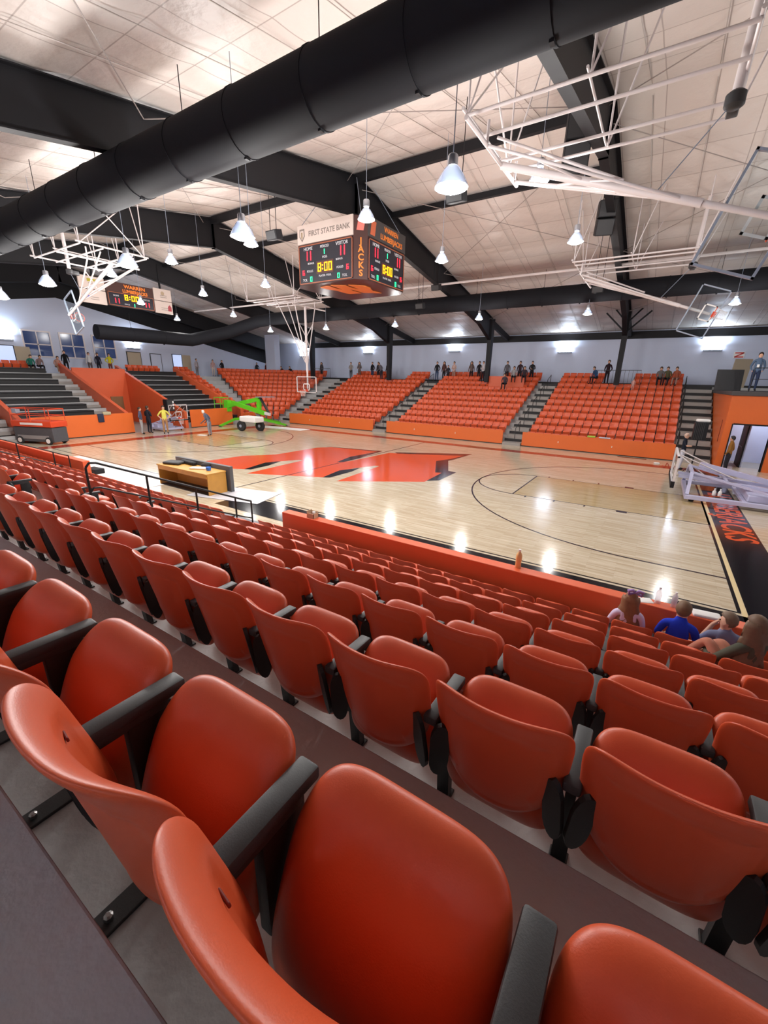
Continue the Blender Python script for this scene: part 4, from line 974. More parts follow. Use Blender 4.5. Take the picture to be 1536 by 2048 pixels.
item('foam_tray', 'white foam tray on the wall between two boys', 'tray', MB().bbox(-.16, .16, -.09, .09, 0, .05, .02), M_PAPER, (on(1412, 1228, 2, .92).x, -10.1, .9), .1)
# things on the far panels
item('green_cloth', 'lime green cloth on the top edge of the right far panel', 'cloth', MB().bbox(-.22, .22, -.08, .08, 0, .1, .04), mat('lime_cloth', (160, 190, 70), .8), (on(1183, 872, 1, FY0-.14).x, FY0-.14, .9), 0)
item('grey_cloth', 'pale crumpled cloth right of the green one on the far panel', 'cloth', MB().bbox(-.3, .3, -.08, .08, 0, .07, .03), mat('pale_cloth', (190, 196, 215), .8), (on(1205, 878, 1, FY0-.14).x+.1, FY0-.14, .9), 0)
item('hanging_jacket', 'dark jacket draped over the left orange end panel', 'jacket', MB().bbox(-.03, .05, -.18, .18, -.5, .03, .03), mat('navy_cloth', (40, 44, 66), .9), (SX0+.02, on(200, 828, 0, SX0).y, 1.38), 0)
item('beige_cloth', 'beige cloth lying on the left orange end panel beside jacket', 'cloth', MB().bbox(-.08, .1, -.25, .25, -.1, .1, .04), mat('beige_cloth', (170, 160, 130), .9), (SX0-.03, on(213, 825, 0, SX0).y, 1.42), 0)
item('court_towel', 'white towel on the court by the bending worker', 'towel', MB().bbox(-.3, .3, -.15, .15, 0, .03, .01), M_PAPER, (on(405, 871, 2, 0).x, on(405, 871, 2, 0).y, .014), .3)
item('towel', 'white cloth on the red border near the speaker', 'towel', MB().bbox(-.12, .12, -.1, .1, 0, .06, .02), M_PAPER, (on(1313, 928, 2, 0).x, on(1313, 928, 2, 0).y, .016), .3)
b = MB(); b.tube([Vector((on(1325+i*2.2, 930+6*math.sin(i*1.1)+i*.4, 2, .02).xy.to_tuple()+(.025,))) for i in range(16)], .012, 5); solid('red_cable', 'red cable curled on the floor near the speaker stand', 'cable', b, mat('cable_red', (180, 30, 30), .5), True, 60)
item('sheet', 'pale floor sheet beneath the front of the green lift', 'sheet', MB().bbox(-2.2, 2.4, -.6, .6, 0, .006, .002), M_PAPER, (-12.8, 7.3, .018), .1, False)

# ================================================================== PORTABLE GOALS
def floor_goal(label, loc, rz, scale=1, bx=1.15, bz=1.38, rim=True):
    t = thing('portable_basketball_goal', label, 'basketball goal', loc, rz); t.scale = (scale,)*3
    # local: +x towards the court (board end)
    b = MB()
    for y in (-.95, .95): b.bbox(-2.4, 0, y-.06, y+.06, .12, .26, .01)
    b.bbox(-.12, 0, -.95, .95, .12, .26, .01); b.bbox(-2.4, -2.2, -.95, .95, .12, .5, .02); b.bbox(-1.5, -1.4, -.95, .95, .14, .24, .01); b.build('base_frame', M_LAV, t)
    b = MB(); b.bbox(-2.3, -1.5, -.8, .8, .22, .46, .03); b.build('ballast_box', M_LAV, t)
    for x in (-.2, -2.2):
        for y in (-.85, .85): b = MB(); b.lathe([(.03, -.03), (.07, -.03), (.07, .03), (.03, .03)], n=14); w2 = b.build('caster', M_TYRE, t, True, 50); w2.rotation_euler = (PI/2, 0, 0); w2.location = (x, y, .07)
    b = MB()
    for y in (-.9, .9):
        b.bar((-.06, y, .26), (-.1, y*.55, .95), .09, .06); b.bar((-2.2, y, .5), (-.1, y*.55, .95), .07, .06); b.bar((-.1, y*.55, .95), (-1.6, y*.4, .55), .06, .06)
    b.bar((-.1, -.5, .95), (-.1, .5, .95), .08, .08); b.bar((-1.0, -.45, .74), (-1.0, .45, .74), .06, .06); b.build('truss', M_LAV, t)
    b = MB(); b.bar((-2.2, -.3, .55), (bx-.15, -.22, bz-.3), .09, .1); b.bar((-2.2, .3, .55), (bx-.15, .22, bz-.3), .09, .1); b.build('boom', M_LAV, t)
    b = MB(); b.bar((-2.3, .0, .7), (-.3, .0, 1.15), .14, .16); b.build('lift_arm', M_LAV, t)
    b = MB(); b.tube([(-1.2, -.25, .8), (bx-.1, -.5, bz+.5)], .022, 6); b.tube([(-1.2, .25, .8), (bx-.1, .5, bz+.5)], .022, 6); b.tube([(-.6, .4, .6), (bx-.1, .7, bz+.3)], .02, 6); b.build('stay_rods', M_PIPE, t, True, 60)
    M = Matrix.Translation((bx, 0, bz)) @ Matrix.Rotation(PI/2, 4, 'Z')
    backboard(t, M, M_PIPE)
    if not rim:
        for c in list(t.children):
            if c.name.startswith(('rim', 'net')): bpy.data.objects.remove(c)
    b = MB(); b.box(-.93, .93, -.06, .04, -.57, -.5, M=M); b.box(-.95, -.88, -.06, .04, -.57, -.35, M=M); b.box(.88, .95, -.06, .04, -.57, -.35, M=M); b.build('edge_padding', M_STEEL, t)
    return t
g = floor_goal('white portable basketball goal folded low at the right baseline', (14.0, 2.3, 0), PI, 1.0, .35, 1.0, False)
g.rotation_euler = (0, 0, 0)
for c in g.children_recursive: pass
# flip so that the board faces the court (-x)
g.scale = (-1, 1, 1)
g.location = (13.75, 2.35, 0); g.scale = (-1.15, 1.55, 1.0)
g2 = floor_goal('small white portable hoop beside the man in yellow at the left end', (-17.3, .4, 0), 0)
g2.location = (-16.9, .75, 0); g2.scale = (.7, .75, 1.0)
# two bottles on the base
for dx in (0, .16):
    t = thing('plastic_bottle', ('left' if dx == 0 else 'right')+' one of two white bottles sitting in the right portable goal base', 'bottle', (14.6+dx, 1.35, .26), 0); b = MB(); b.lathe([(.05, 0), (.055, .01), (.055, .14), (.02, .19), (.02, .22)], n=14); b.build('bottle_body', M_PAPER, t, True, 50); b = MB(); b.lathe([(.023, .22), (.023, .25)], n=10); b.build('cap', M_PAPER, t, True, 50)

# speaker on stand (right) and on left end
def standspk(loc, h, lab, w_=.42, hh=.72):
    t = thing('speaker_stand', 'tripod stand holding the '+lab, 'stand', loc); b = MB(); b.tube([(0, 0, .1), (0, 0, h)], .028, 8); b.build('pole', M_STEEL, t, True, 60)
    for i in range(3): a = 2*PI*i/3+.4; b = MB(); b.tube([(0, 0, .45), (.42*math.cos(a), .42*math.sin(a), .015)], .016, 6); b.build('leg', M_STEEL, t, True, 60)
    s = thing('loudspeaker', lab, 'speaker', (loc[0], loc[1], h)); b = MB(); b.bbox(-w_/2, w_/2, -w_/2, w_/2, 0, hh, .03); b.build('cabinet', M_STEEL, s)
    b = MB(); [b.box(-w_/2+.04+i*.06, -w_/2+.06+i*.06, -w_/2-.012, -w_/2, .04, hh-.04) for i in range(6)]; b.build('grille', M_CHAR, s)
    return s
q = on(1378, 950, 2, 0)
zb_ = on(1386, 879, 1, q.y).z; zt_ = on(1388, 843, 1, q.y).z; standspk((q.x, q.y, 0), zb_, 'tall black loudspeaker left of the orange doorway', .5, zt_-zb_)
t = item('plastic_bag', 'white plastic bag on top of the loudspeaker', 'bag', MB().bbox(-.25, .25, -.15, .15, 0, .12, .05), M_PAPER, (q.x+.03, q.y, zt_), .2)
q = on(352, 800, 0, -17.9)
s = thing('bench_speaker', 'black speaker box on the right black benches', 'speaker', (-18.6, q.y-.2, 1.3)); b = MB(); b.bbox(-.25, .25, -.3, .3, 0, .85, .03); b.build('cabinet', M_STEEL, s); b = MB(); b.box(.25, .262, -.25, .25, .05, .8); b.build('grille', M_CHAR, s)
for i in range(3): b = MB(); b.lathe([(.05, .15+.22*i), (.05, .3+.22*i)], (.25, .2, 0), 10); b.build('white_label', M_PAPER, s)

# ================================================================== GREEN BOOM LIFT
gl = thing('boom_lift', 'bright green towable boom lift parked at far left corner', 'lift', (-14.6, 6.6, 0), 0)
def G(px, py, y): q = on(px, py, 1, y); return q-Vector((-14.6, 6.6, 0))
b = MB(); b.bar(G(470, 838, 6.4), G(520, 836, 6.4), .22, .2); b.bar(G(440, 845, 6.4), G(475, 838, 6.4), .12, .12); b.build('chassis', M_LIME, gl)
wq = on(484, 862, 2, 0)-Vector((-14.6, 6.6, 0))
for dx, dy in ((0, 0), (1.0, .9)):
    b = MB(); b.lathe([(.16, -.12), (.34, -.12), (.38, -.06), (.38, .06), (.34, .12), (.16, .12)], n=24); w1 = b.build('wheel', M_TYRE, gl, True, 40); w1.rotation_euler = (PI/2, 0, .2); w1.location = (wq.x+dx, wq.y+dy, .38)
    b = MB(); b.lathe([(.02, -.13), (.11, -.13), (.11, .13), (.02, .13)], n=16); h1 = b.build('hub', M_GREY, w1, True, 40)
b = MB(); b.bbox(wq.x-.1, wq.x+1.6, wq.y-.1, wq.y+.8, .7, 1.1, .08); b.build('engine_cover', M_PAPER, gl)
def beam(name, a, c, w_, h, m=M_LIME): b = MB(); b.bar(a, c, w_, h); return b.build(name, m, gl)
zz = 6.3
beam('boom_lower', G(455, 812, zz), G(520, 798, zz+.2), .26, .3); beam('boom_upper', G(465, 805, zz-.3), G(530, 827, zz-.3), .24, .3); beam('boom_link', G(518, 798, zz), G(518, 818, zz), .2, .35)
beam('boom_tip', G(528, 826, zz-.3), G(540, 829, zz-.3), .16, .2, M_PIPE)
beam('basket_arm', G(455, 800, zz), G(456, 822, zz), .4, .5)
for (a, c) in (((520, 838), (572, 850)), ((505, 836), (523, 860)), ((470, 838), (440, 852)), ((512, 834), (560, 845))):
    p0 = G(a[0], a[1], zz); p1 = on(c[0], c[1], 2, .08)-Vector((-14.6, 6.6, 0)); beam('outrigger', p0, p1, .14, .16)
    b = MB(); b.lathe([(.14, 0), (.14, .04), (.04, .08)], (p1.x, p1.y, 0), 14); b.build('outrigger_pad', M_CHAR, gl, True, 40)
b = MB(); a0 = G(445, 812, zz)
for dz in (0, .5, 1.0): b.tube([a0+Vector((-.5, -.4, dz-.3)), a0+Vector((.3, -.4, dz-.3)), a0+Vector((.3, .4, dz-.3)), a0+Vector((-.5, .4, dz-.3)), a0+Vector((-.5, -.4, dz-.3))], .02, 6)
for x, y in ((-.5, -.4), (.3, -.4), (.3, .4), (-.5, .4)): b.tube([a0+Vector((x, y, -.3)), a0+Vector((x, y, .7))], .02, 6)
b.build('platform_basket', M_LIME, gl, True, 60)
beam('jib', G(520, 795, zz), G(540, 830, zz), .16, .12, M_CHAR); beam('tray', G(515, 794, zz), G(545, 794, zz), .5, .06, M_GREY)

# ================================================================== SCISSOR LIFT
q = on(135, 889, 2, 0); sl = thing('scissor_lift', 'orange and grey scissor lift at the left edge by the bright orange panel', 'lift', (q.x, q.y, 0), 0)
L_ = 2.6
def sb(name, a, m, par=sl, bv=.02): b = MB(); b.bbox(*a, bv); return b.build(name, m, par)
sl.rotation_euler = (0, 0, math.radians(-68)); sl.location = (-15.9, -6.25, 0)
sb('chassis', (-.0, .9, -L_, 0, .15, .95), M_LIFTG)
for y in (-L_+.35, -.35):
    for x in (.0, .9):
        b = MB(); b.lathe([(.05, -.06), (.2, -.06), (.22, 0), (.2, .06), (.05, .06)], n=20); w1 = b.build('wheel', M_TYRE, sl, True, 40); w1.rotation_euler = (0, PI/2, 0); w1.location = (x, y, .22)
        b = MB(); b.lathe([(.02, -.075), (.13, -.075), (.13, .075), (.02, .075)], n=16); b.build('hub', M_PAPER, w1, True, 40)
b = MB()
for i in range(4):
    z0 = .6+.1*i; b.bar((.1, -L_+.1, z0), (.1, -.1, z0+.12), .05, .07); b.bar((.8, -L_+.1, z0+.12), (.8, -.1, z0), .05, .07)
b.build('scissor_arms', M_LIFTG, sl)
pf = sb('platform_deck', (-.05, .95, -L_-.05, .05, .98, 1.28), M_LIFTO)
sb('maker_plate', (.951, .965, -L_+.6, -.5, 1.08, 1.2), M_PAPER, pf, .003)
sb('decal', (.905, .915, -L_+.2, -.3, .3, .5), mat('decal_grey', (140, 140, 140), .6), sl, .003)
b = MB()
for z in (1.28, 1.6, 1.95): b.tube([(0, -L_, z), (.9, -L_, z), (.9, 0, z), (0, 0, z), (0, -L_, z)], .022, 6)
for x, y in ((0, -L_), (.9, -L_), (.9, 0), (0, 0), (.9, -L_/2), (0, -L_/2)): b.tube([(x, y, 1.28), (x, y, 1.95)], .022, 6)
b.build('guard_rails', M_LIFTO, sl, True, 60); sb('control_box', (.7, .95, -L_+.2, -L_+.5, 1.7, 1.95), M_GREY)

# ================================================================== PEOPLE
M_SK = mat('skin', (206, 158, 132), .5); M_SK2 = mat('skin_dark', (110, 76, 60), .5)
def cl(n, c): return mat('cloth_'+n, c, .85, noise=.08, nscale=12, spec=.2)
BASE = {
 'pelvis': ((0, 0, .95), (.155, .115)), 'spine': ((0, .01, 1.12), (.14, .105)), 'chest': ((0, .0, 1.32), (.165, .115)), 'nb': ((0, -.01, 1.455), (.085, .07)), 'neck': ((0, .0, 1.53), (.056, .056)),
 'h1': ((0, .03, 1.60), (.07, .08)), 'h2': ((0, .012, 1.68), (.082, .10)), 'h3': ((0, .005, 1.75), (.06, .075)), 'nose': ((0, .125, 1.635), (.012, .014))}
for s, n in ((-1, 'L'), (1, 'R')):
    BASE.update({'sh'+n: ((s*.175, -.01, 1.42), (.065, .065)), 'el'+n: ((s*.235, -.03, 1.14), (.047, .047)), 'wr'+n: ((s*.25, .05, .9), (.03, .03)), 'ha'+n: ((s*.25, .075, .83), (.036, .022)),
      'hi'+n: ((s*.09, 0, .89), (.095, .095)), 'kn'+n: ((s*.1, .02, .49), (.065, .065)), 'an'+n: ((s*.105, -.02, .09), (.043, .043)), 'to'+n: ((s*.12, .14, .04), (.04, .035)), 'ear'+n: ((s*.09, .0, 1.645), (.012, .02))})
EDG = [('pelvis', 'spine'), ('spine', 'chest'), ('chest', 'nb'), ('nb', 'neck'), ('neck', 'h1'), ('h1', 'h2'), ('h2', 'h3'), ('h2', 'nose')]
for n in 'LR': EDG += [('nb', 'sh'+n), ('sh'+n, 'el'+n), ('el'+n, 'wr'+n), ('wr'+n, 'ha'+n), ('pelvis', 'hi'+n), ('hi'+n, 'kn'+n), ('kn'+n, 'an'+n), ('an'+n, 'to'+n), ('h2', 'ear'+n)]
def pose(kind):
    J = {k: [Vector(v[0]), v[1]] for k, v in BASE.items()}
    up = ['spine', 'chest', 'nb', 'neck', 'h1', 'h2', 'h3', 'nose', 'shL', 'elL', 'wrL', 'haL', 'shR', 'elR', 'wrR', 'haR', 'earL', 'earR']
    def setj(**k):
        for a, b in k.items(): J[a][0] = Vector(b)
    def bend(names, piv, ang):
        R = Matrix.Rotation(ang, 4, 'X'); piv = Vector(piv)
        for n in names: J[n][0] = piv+(R @ (J[n][0]-piv))
    if kind.startswith('sit'):
        for k in up+['pelvis', 'hiL', 'hiR']: J[k][0].z -= .40
        for s, n in ((-1, 'L'), (1, 'R')):
            setj(**{'hi'+n: (s*.1, .02, .52), 'kn'+n: (s*.13, .42, .54), 'an'+n: (s*.13, .42, .1), 'to'+n: (s*.14, .58, .05), 'el'+n: (s*.25, .06, .78), 'wr'+n: (s*.14, .3, .66), 'ha'+n: (s*.11, .38, .645)})
        if kind == 'sitlean': bend(up, (0, 0, .55), -.45)
        if kind == 'sitprofile':   # hand to mouth, head turned left
            setj(elL=(-.2, .22, .80), wrL=(-.1, .25, 1.06), haL=(-.06, .19, 1.15))
            for n in ('h1', 'h2', 'h3', 'nose', 'earL', 'earR'):
                J[n][0] = Matrix.Rotation(1.15, 4, 'Z') @ J[n][0]
        if kind == 'sitknees':
            setj(knL=(-.12, .38, .86), anL=(-.13, .62, .5), toL=(-.14, .76, .47), knR=(.12, .40, .80), anR=(.14, .66, .48), toR=(.15, .80, .44), elL=(-.24, .2, .72), wrL=(-.1, .40, .72), haL=(-.02, .46, .70), elR=(.25, .16, .74), wrR=(.12, .42, .66), haR=(.04, .47, .66))
    if kind == 'arms':
        setj(elL=(-.25, .02, 1.15), wrL=(0.0, .2, 1.18), haL=(.09, .19, 1.19), elR=(.25, .02, 1.15), wrR=(.02, .23, 1.14), haR=(-.07, .22, 1.13))
    if kind == 'hips': setj(elL=(-.36, -.06, 1.17), wrL=(-.2, .06, 1.0), haL=(-.15, .08, .97), elR=(.36, -.06, 1.17), wrR=(.2, .06, 1.0), haR=(.15, .08, .97))
    if kind == 'pocket': setj(elL=(-.27, -.06, 1.15), wrL=(-.2, .07, .97), haL=(-.17, .09, .9), elR=(.27, -.06, 1.15), wrR=(.2, .07, .97), haR=(.17, .09, .9))
    if kind == 'bend':
        bend(up, (0, 0, .95), -.5)
        for n in ('h1', 'h2', 'h3', 'nose', 'earL', 'earR'): J[n][0] += Vector((0, .03, -.03))
        setj(wrL=(-.2, .5, .82), haL=(-.19, .53, .75), wrR=(.2, .5, .82), haR=(.19, .53, .75))
    if kind == 'walk': setj(knL=(-.1, .16, .52), anL=(-.1, .22, .11), toL=(-.11, .38, .06), knR=(.1, -.03, .49), anR=(.1, -.26, .14), toR=(.11, -.13, .04), wrL=(-.25, -.02, .92), haL=(-.25, -.02, .84), wrR=(.25, .16, .96), haR=(.25, .21, .9))
    if kind == 'reach': setj(elR=(.3, .12, 1.22), wrR=(.42, .3, 1.25), haR=(.46, .37, 1.26))
    return J
PCACHE = {}
def personmesh(kind, hi):
    key = (kind, hi)
    if key in PCACHE: return PCACHE[key]
    J = pose(kind); names = list(J); idx = {n: i for i, n in enumerate(names)}
    vs = [J[n][0] for n in names]; rr = [J[n][1] for n in names]; ed = [(idx[a], idx[b]) for a, b in EDG]; seg = [(a, b) for a, b in EDG]
    if hi:
        for s, n in ((-1, 'L'), (1, 'R')):
            w_, h = J['wr'+n][0], J['ha'+n][0]; d = (h-w_).normalized(); side = d.cross(Vector((0, 0, 1)) if abs(d.z) < .8 else Vector((0, 1, 0))).normalized(); nrm = side.cross(d)
            for k, (o, L) in enumerate(((-.028, .062), (-.01, .075), (.01, .07), (.027, .055))):
                a = h+side*o+d*.02; m_ = a+d*L*.55-nrm*.008; e = a+d*L-nrm*.03
                i0 = len(vs); vs += [a, m_, e]; rr += [(.0095, .0095), (.0085, .0085), (.0075, .0075)]; ed += [(idx['ha'+n], i0), (i0, i0+1), (i0+1, i0+2)]
            a = h-side*.04; e = h-side*.055+d*.05; i0 = len(vs); vs += [a, e]; rr += [(.011, .011), (.009, .009)]; ed += [(idx['ha'+n], i0), (i0, i0+1)]
    me = bpy.data.meshes.new('p'); me.from_pydata([tuple(v) for v in vs], ed, []); o = bpy.data.objects.new('p', me); COL.objects.link(o)
    sk = o.modifiers.new('s', 'SKIN'); sk.use_smooth_shade = True
    for i, r in enumerate(rr): me.skin_vertices[0].data[i].radius = r
    me.skin_vertices[0].data[0].use_root = True
    ss = o.modifiers.new('ss', 'SUBSURF'); ss.levels = 2 if hi else 1; ss.render_levels = ss.levels
    bpy.context.view_layer.update(); out = bpy.data.meshes.new_from_object(o.evaluated_get(bpy.context.evaluated_depsgraph_get())); bpy.data.objects.remove(o)
    def dseg(p, a, b): ab = b-a; t = max(0, min(1, (p-a).dot(ab)/ab.length_squared)); return (p-a-ab*t).length
    def cat(a, b):
        if a in ('neck', 'h1', 'h2') or b in ('nose', 'h3'): return 0
        if b.startswith('ha'): return 0
        if b.startswith('wr'): return 4
        if a.startswith('hi') or a.startswith('kn') or b.startswith('hi'): return 2
        if a.startswith('an'): return 3
        return 1
    out.materials.clear()
    for f in out.polygons:
        best = min(((dseg(f.center, J[a][0], J[b][0])-.6*(J[a][1][0]+J[b][1][0])/2, cat(a, b)) for a, b in seg), key=lambda q: q[0]); f.material_index = best[1]; f.use_smooth = True
    if not out.polygons[0].use_smooth: pass
    PCACHE[key] = (out, J); return PCACHE[key]
def person(loc, face, kind, label, top, pants, shoes=(30, 30, 30), hair=(60, 42, 30), h=1.75, hi=False, sleeve=True, skin=M_SK, longhair=False, hat=None, group=None, pz=0):
    me, J = personmesh(kind, hi)
    if not len(me.materials):
        for _ in range(5): me.materials.append(M_SK)
    t = thing('person', label, 'person', loc, face, group); k = h/1.80; t.scale = (k, k, k)
    b = bpy.data.objects.new('body', me); COL.objects.link(b); b.parent = t
    mt = cl('%d_%d_%d' % top, top); mp = cl('%d_%d_%d' % pants, pants); ms = cl('%d_%d_%d' % shoes, shoes)
    for i, m in enumerate((skin, mt, mp, ms, mt if sleeve else skin)): b.material_slots[i].link = 'OBJECT'; b.material_slots[i].material = m
    c = J['h2'][0]; fwd = (J['nose'][0]-c); fwd.z = 0; fwd.normalize(); sd = Vector((0, 0, 1)).cross(fwd)
    vs = []; fs = []; n, mI = (20, 12) if hi else (12, 7)
    for j in range(mI+1):
        th = PI*j/mI
        for i in range(n):
            a = 2*PI*i/n; f_ = math.cos(a); z = math.cos(th)
            low = -.85 if f_ < .1 else (.25+.25*f_)
            zz = max(z, low); r = math.sqrt(max(0, 1-zz*zz)) if z > low else math.sqrt(max(0, 1-low*low))*.96
            w_ = 1+.03*math.sin(i*5+j*3)
            vs.append(c+Vector((0, 0, .012))+(-sd*math.sin(a)*.099+fwd*f_*.113)*r*w_+Vector((0, 0, zz*.125)))
    for j in range(mI):
        for i in range(n): fs.append((j*n+i, j*n+(i+1) % n, (j+1)*n+(i+1) % n, (j+1)*n+i))
    mb = MB(); mb.add(vs, fs)
    mh = mat('hair_%d_%d_%d' % (hat or hair), hat or hair, .6, noise=.25, nscale=30) 
    hobj = mb.build('hat' if hat else 'hair', mh, t, True)
    if longhair:
        vs = []; fs = []; n = 9; rows = 9
        for j in range(rows+1):
            z = c.z+.06-.56*j/rows; sp_ = 1.1+.75*j/rows+.1*math.sin(j*1.7)
            for i in range(n+1):
                a = -1.7+3.4*i/n; taper = .14 if j < rows else .02
                p = c-fwd*(.105+.02*math.sin(j+i*2))*math.cos(a)*(1+.25*j/rows)+sd*math.sin(a)*.105*sp_; p.z = z-.03*math.cos(i*2.1)*(j/rows); vs.append(p)
        K = len(vs); vs += [v-fwd*-.02 for v in vs]
        for j in range(rows):
            for i in range(n):
                a = j*(n+1)+i; fs.append((a, a+1, a+n+2, a+n+1)); fs.append((a+K, a+K+n+1, a+K+n+2, a+K+1))
        for j in range(rows): a = j*(n+1); fs.append((a, a+n+1, a+K+n+1, a+K)); a += n; fs.append((a, a+K, a+K+n+1, a+n+1))
        for i in range(n): a = rows*(n+1)+i; fs.append((a, a+1, a+1+K, a+K)); fs.append((i, i+K, i+1+K, i+1))
        mb = MB(); mb.add(vs, fs); mb.build('long_hair', mh, hobj, True)
    if hi:
        for s in (-1, 1):
            mb = MB(); bm = bmesh.new(); bmesh.ops.create_uvsphere(bm, u_segments=8, v_segments=6, radius=.011)
            q = c+fwd*.088+sd*s*.034+Vector((0, 0, -.015)); mb.add([v.co+q for v in bm.verts], [[v.index for v in f.verts] for f in bm.faces]); bm.free(); mb.build('eye', mat('eye_dark', (40, 30, 26), .2), t, True)
        mb = MB(); q = c+fwd*.092+Vector((0, 0, -.085)); mb.tube([q-sd*.024, q+fwd*.006, q+sd*.024], .006, 6); mb.build('lips', mat('lips', (176, 104, 96), .5), t, True)
    return t
# far concourse and stand people: (px, py of head top, kind, facing, clothes...)
def farp(px, py, kind, label, top, pants, y=19.9, base=3.86, face=PI, **k):
    q = on(px, py, 1, y); h = k.pop('h', None)
    if h is None: h = 1.72 if not kind.startswith('sit') else 1.7
    t = person((q.x, y, base), face+random.uniform(-.3, .3), kind, label, top, pants, h=h, **k); return t
DK = (34, 32, 38); JN = (52, 62, 88); GR = (110, 108, 108)
farp(513, 722, 'pocket', 'person in dark jacket left of the man in dark red', (44, 44, 50), DK)
farp(532, 722, 'stand', 'person in dark red shirt by the boxed white column', (92, 34, 36), (80, 80, 84))
farp(566, 735, 'sitlean', 'person in black seated right of the boxed column', DK, DK, y=18.9)
farp(582, 735, 'sitlean', 'second seated person in black, left of the hoop mast', DK, DK, y=18.9)
farp(643, 726, 'stand', 'person in dark grey standing beside the black column left', (70, 66, 70), DK, longhair=True)
farp(702, 728, 'arms', 'person in pale grey top and dark trousers at the left aisle top', (150, 144, 140), (60, 60, 66))
farp(719, 726, 'arms', 'person in grey-brown top right of the one in pale grey', (108, 100, 100), (96, 84, 78), longhair=True)
farp(745, 728, 'pocket', 'person in black jacket with light shirt above left section', DK, JN)
farp(757, 728, 'stand', 'person in dark clothes behind the leaning one in grey', (54, 48, 52), DK)
farp(763, 737, 'bend', 'person in grey leaning over the top row seats', (104, 102, 112), (50, 50, 60), y=19.2)
farp(776, 729, 'stand', 'person in black standing against the black column', (26, 26, 30), DK)
farp(875, 727, 'pocket', 'person in black shirt and blue jeans by the middle aisle', (32, 34, 38), (50, 66, 96))
farp(889, 729, 'stand', 'person in dark red-brown jacket right of the jeans wearer', (90, 58, 54), DK, longhair=True)
farp(897, 733, 'stand', 'child in dark top beside adult in red-brown', (50, 48, 56), DK, h=1.4)
farp(909, 727, 'arms', 'person in pale pink top above the middle section', (196, 168, 160), (150, 120, 110))
farp(944, 726, 'stand', 'person with long dark hair and grey-brown top', (110, 92, 88), DK, longhair=True)
farp(960, 723, 'pocket', 'tall person in black jacket near the middle column', (36, 34, 40), DK)
farp(968, 724, 'arms', 'person in white top right of the tall one in black', (200, 196, 200), DK)
farp(1016, 724, 'stand', 'person in grey standing behind the seated group', (94, 92, 98), DK)
farp(1030, 730, 'sitlean', 'seated person in pale grey hoodie, middle of the group', (160, 158, 160), DK, y=18.4, base=3.86)
farp(1042, 722, 'pocket', 'person in dark red-black top standing in the group', (58, 40, 46), DK)
farp(1050, 735, 'sitlean', 'seated person in dark clothes, right of the grey hoodie', (60, 50, 56), DK, y=18.4)
farp(1012, 748, 'sitlean', 'person in grey seated beside the plain orange board', (70, 66, 74), DK, y=17.6, base=3.3)
farp(1066, 724, 'arms', 'person in black with white shirt, right of the group', (38, 38, 42), DK)
farp(1196, 738, 'sitlean', 'person in blue hooded jacket sitting on the top row', (48, 74, 110), DK, y=18.6, face=PI-.8)
farp(1218, 729, 'pocket', 'person in dark maroon standing left of the braced column', (46, 30, 38), (34, 28, 34), y=19.0)
farp(1323, 741, 'sitlean', 'seated person in grey top, leftmost of three at top right', (104, 100, 100), DK, y=18.9)
farp(1338, 741, 'sitlean', 'seated person in olive top, middle of three at top right', (84, 82, 60), DK, y=18.9)
farp(1357, 741, 'sitlean', 'seated person in brown-orange top, rightmost of three', (150, 84, 64), (150, 120, 110), y=18.9)
farp(1268, 760, 'stand', 'small child in pink by the top row gap', (220, 170, 160), (200, 160, 150), y=18.2, base=3.5, h=.8)
def leftp(px, py, kind, label, top, pants, x=-28.6, base=3.86, **k):
    q = on(px, py, 0, x); return person((x, q.y, base), -PI/2+random.uniform(-.4, .4), kind, label, top, pants, h=k.pop('h', 1.72), **k)
leftp(128, 708, 'walk', 'person all in black walking at the top of the black benches', (22, 22, 26), (24, 24, 28), x=-27.9)
leftp(58, 717, 'sitlean', 'person in teal green top sitting above the black benches', (40, 110, 96), DK, x=-27.6)
leftp(75, 719, 'sitlean', 'person in grey-pink top reclining next to the teal one', (130, 108, 108), DK, x=-27.6)
leftp(112, 722, 'sitlean', 'person in beige with light shoes beside the walker in black', (170, 130, 116), (150, 120, 96), x=-27.6, shoes=(220, 215, 205))
leftp(177, 712, 'stand', 'person in white shirt left of the entry tunnel top', (205, 205, 205), (90, 80, 80))
leftp(195, 716, 'stand', 'person in dark navy beside the one in yellow at the windows', (34, 36, 50), (28, 28, 36))
leftp(217, 710, 'hips', 'person in yellow shirt standing above the orange tunnel', (205, 196, 40), (110, 60, 50))
leftp(392, 722, 'stand', 'person in pale top near the corner wall', (170, 160, 165), (120, 110, 110))
leftp(425, 722, 'stand', 'person in pink top in the far left corner', (190, 150, 145), (210, 190, 180))
leftp(443, 722, 'pocket', 'person in black in the far left corner', (38, 36, 42), DK)
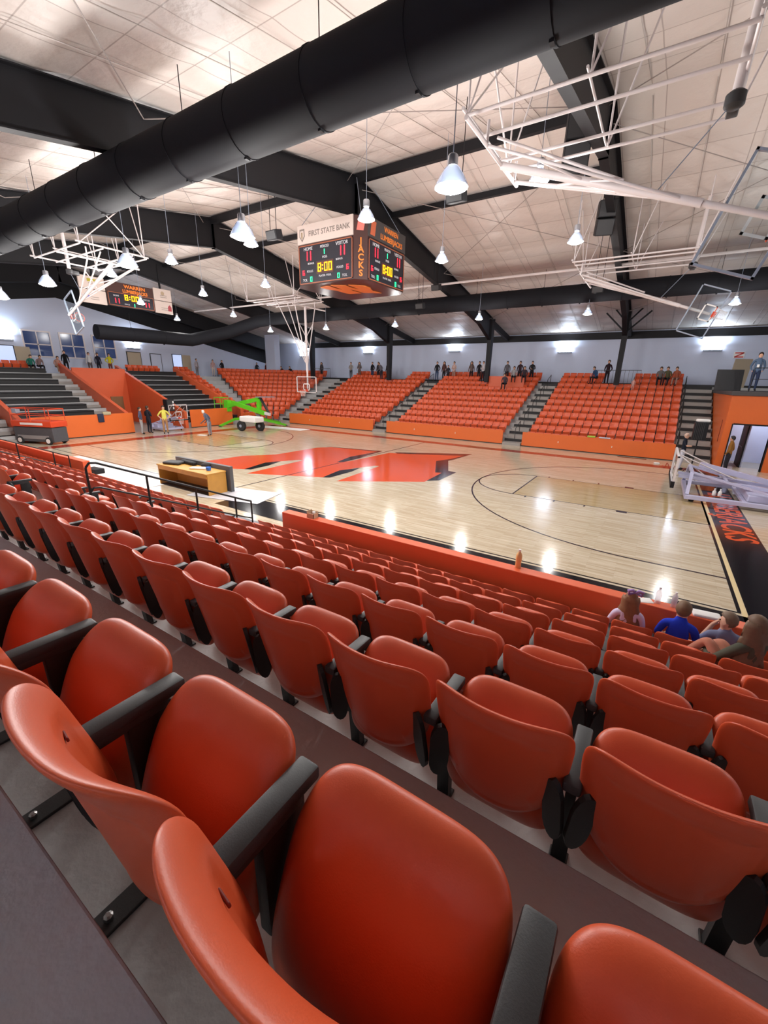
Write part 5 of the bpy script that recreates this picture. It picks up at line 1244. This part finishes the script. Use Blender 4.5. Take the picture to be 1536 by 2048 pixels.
# court floor
def floorp(px, py, kind, label, top, pants, face, **k):
    q = on(px, py, 2, 0); return person((q.x, q.y, .014), face, kind, label, top, pants, **k)
floorp(286, 869, 'hips', 'person in slate blue shirt and light grey trousers at the tunnel mouth', (78, 82, 104), (160, 158, 160), -.6, h=1.8)
floorp(301, 867, 'arms', 'person in black jacket standing left of the man in yellow', (32, 34, 44), (34, 36, 46), .3, h=1.85)
floorp(333, 868, 'hips', 'large person in bright yellow shirt and khaki shorts', (214, 208, 96), (170, 130, 90), -2.0, h=1.9, sleeve=False)
floorp(421, 872, 'bend', 'worker with white cap bending over on the court', (88, 92, 108), (130, 132, 142), 1.9, h=1.8, hat=(225, 222, 215), shoes=(60, 40, 34))
floorp(1357, 940, 'reach', 'bald person in black shirt and white trousers behind the right backboard', (34, 38, 50), (200, 200, 212), -PI/2-.2, h=1.75, hair=(206, 176, 160), sleeve=False)
floorp(1447, 948, 'pocket', 'person in tan jacket and dark cap by the orange doorway', (150, 104, 50), (46, 44, 50), 1.2, h=1.75, hat=(36, 34, 40))
q = on(1522, 712, 1, 12.5)
person((q.x, 12.5, 3.69), PI, 'pocket', 'large person in blue-grey jacket standing on top of the entrance block', (82, 100, 124), (48, 58, 84), h=1.9, hair=(60, 50, 50))
b = MB(); b.bbox(-.05, .05, -.01, .0, -.14, 0, .004); t = solid('name_badge', 'white badge hanging on the blue-grey jacket', 'badge', b, M_PAPER); t.location = (q.x-.02, 12.5-.16, 5.0)
q = on(1375, 885, 2, 1.5)
# near children
girl = person((12.58, -10.62, .05), .15, 'sit', 'long-haired girl in white and lilac top sitting by the orange wall', (206, 196, 222), (120, 110, 130), h=1.5, hi=True, longhair=True, hair=(128, 88, 58), sleeve=False)
b = MB(); c_ = Vector((.03, -.03, 1.415))
for s in (-1, 1): b.tube([c_, c_+Vector((s*.04, -.02, .05)), c_+Vector((s*.1, -.03, .035)), c_+Vector((s*.09, -.03, -.02)), c_], [.012, .026, .03, .024, .012], 8)
b.build('hair_bow', mat('bow_lilac', (160, 130, 190), .7, noise=.5, nscale=40), girl, True)
person((13.15, -10.66, .05), -.1, 'sit', 'boy with short brown hair in bright blue shirt, seen from behind', (36, 62, 196), (60, 60, 70), h=1.58, hi=True, hair=(110, 84, 60), sleeve=False)
person((13.62, -10.6, .05), .1, 'sitprofile', 'boy in patterned grey shirt, hand at mouth, right of the boy in blue', (116, 122, 150), (50, 52, 64), h=1.55, hi=True, hair=(112, 92, 74), sleeve=False)
person((13.66, -11.5, .42), .75, 'sitknees', 'teenager with long brown hair and knees up at right edge', (76, 78, 66), (176, 116, 96), h=1.62, hi=True, longhair=True, hair=(104, 80, 60))
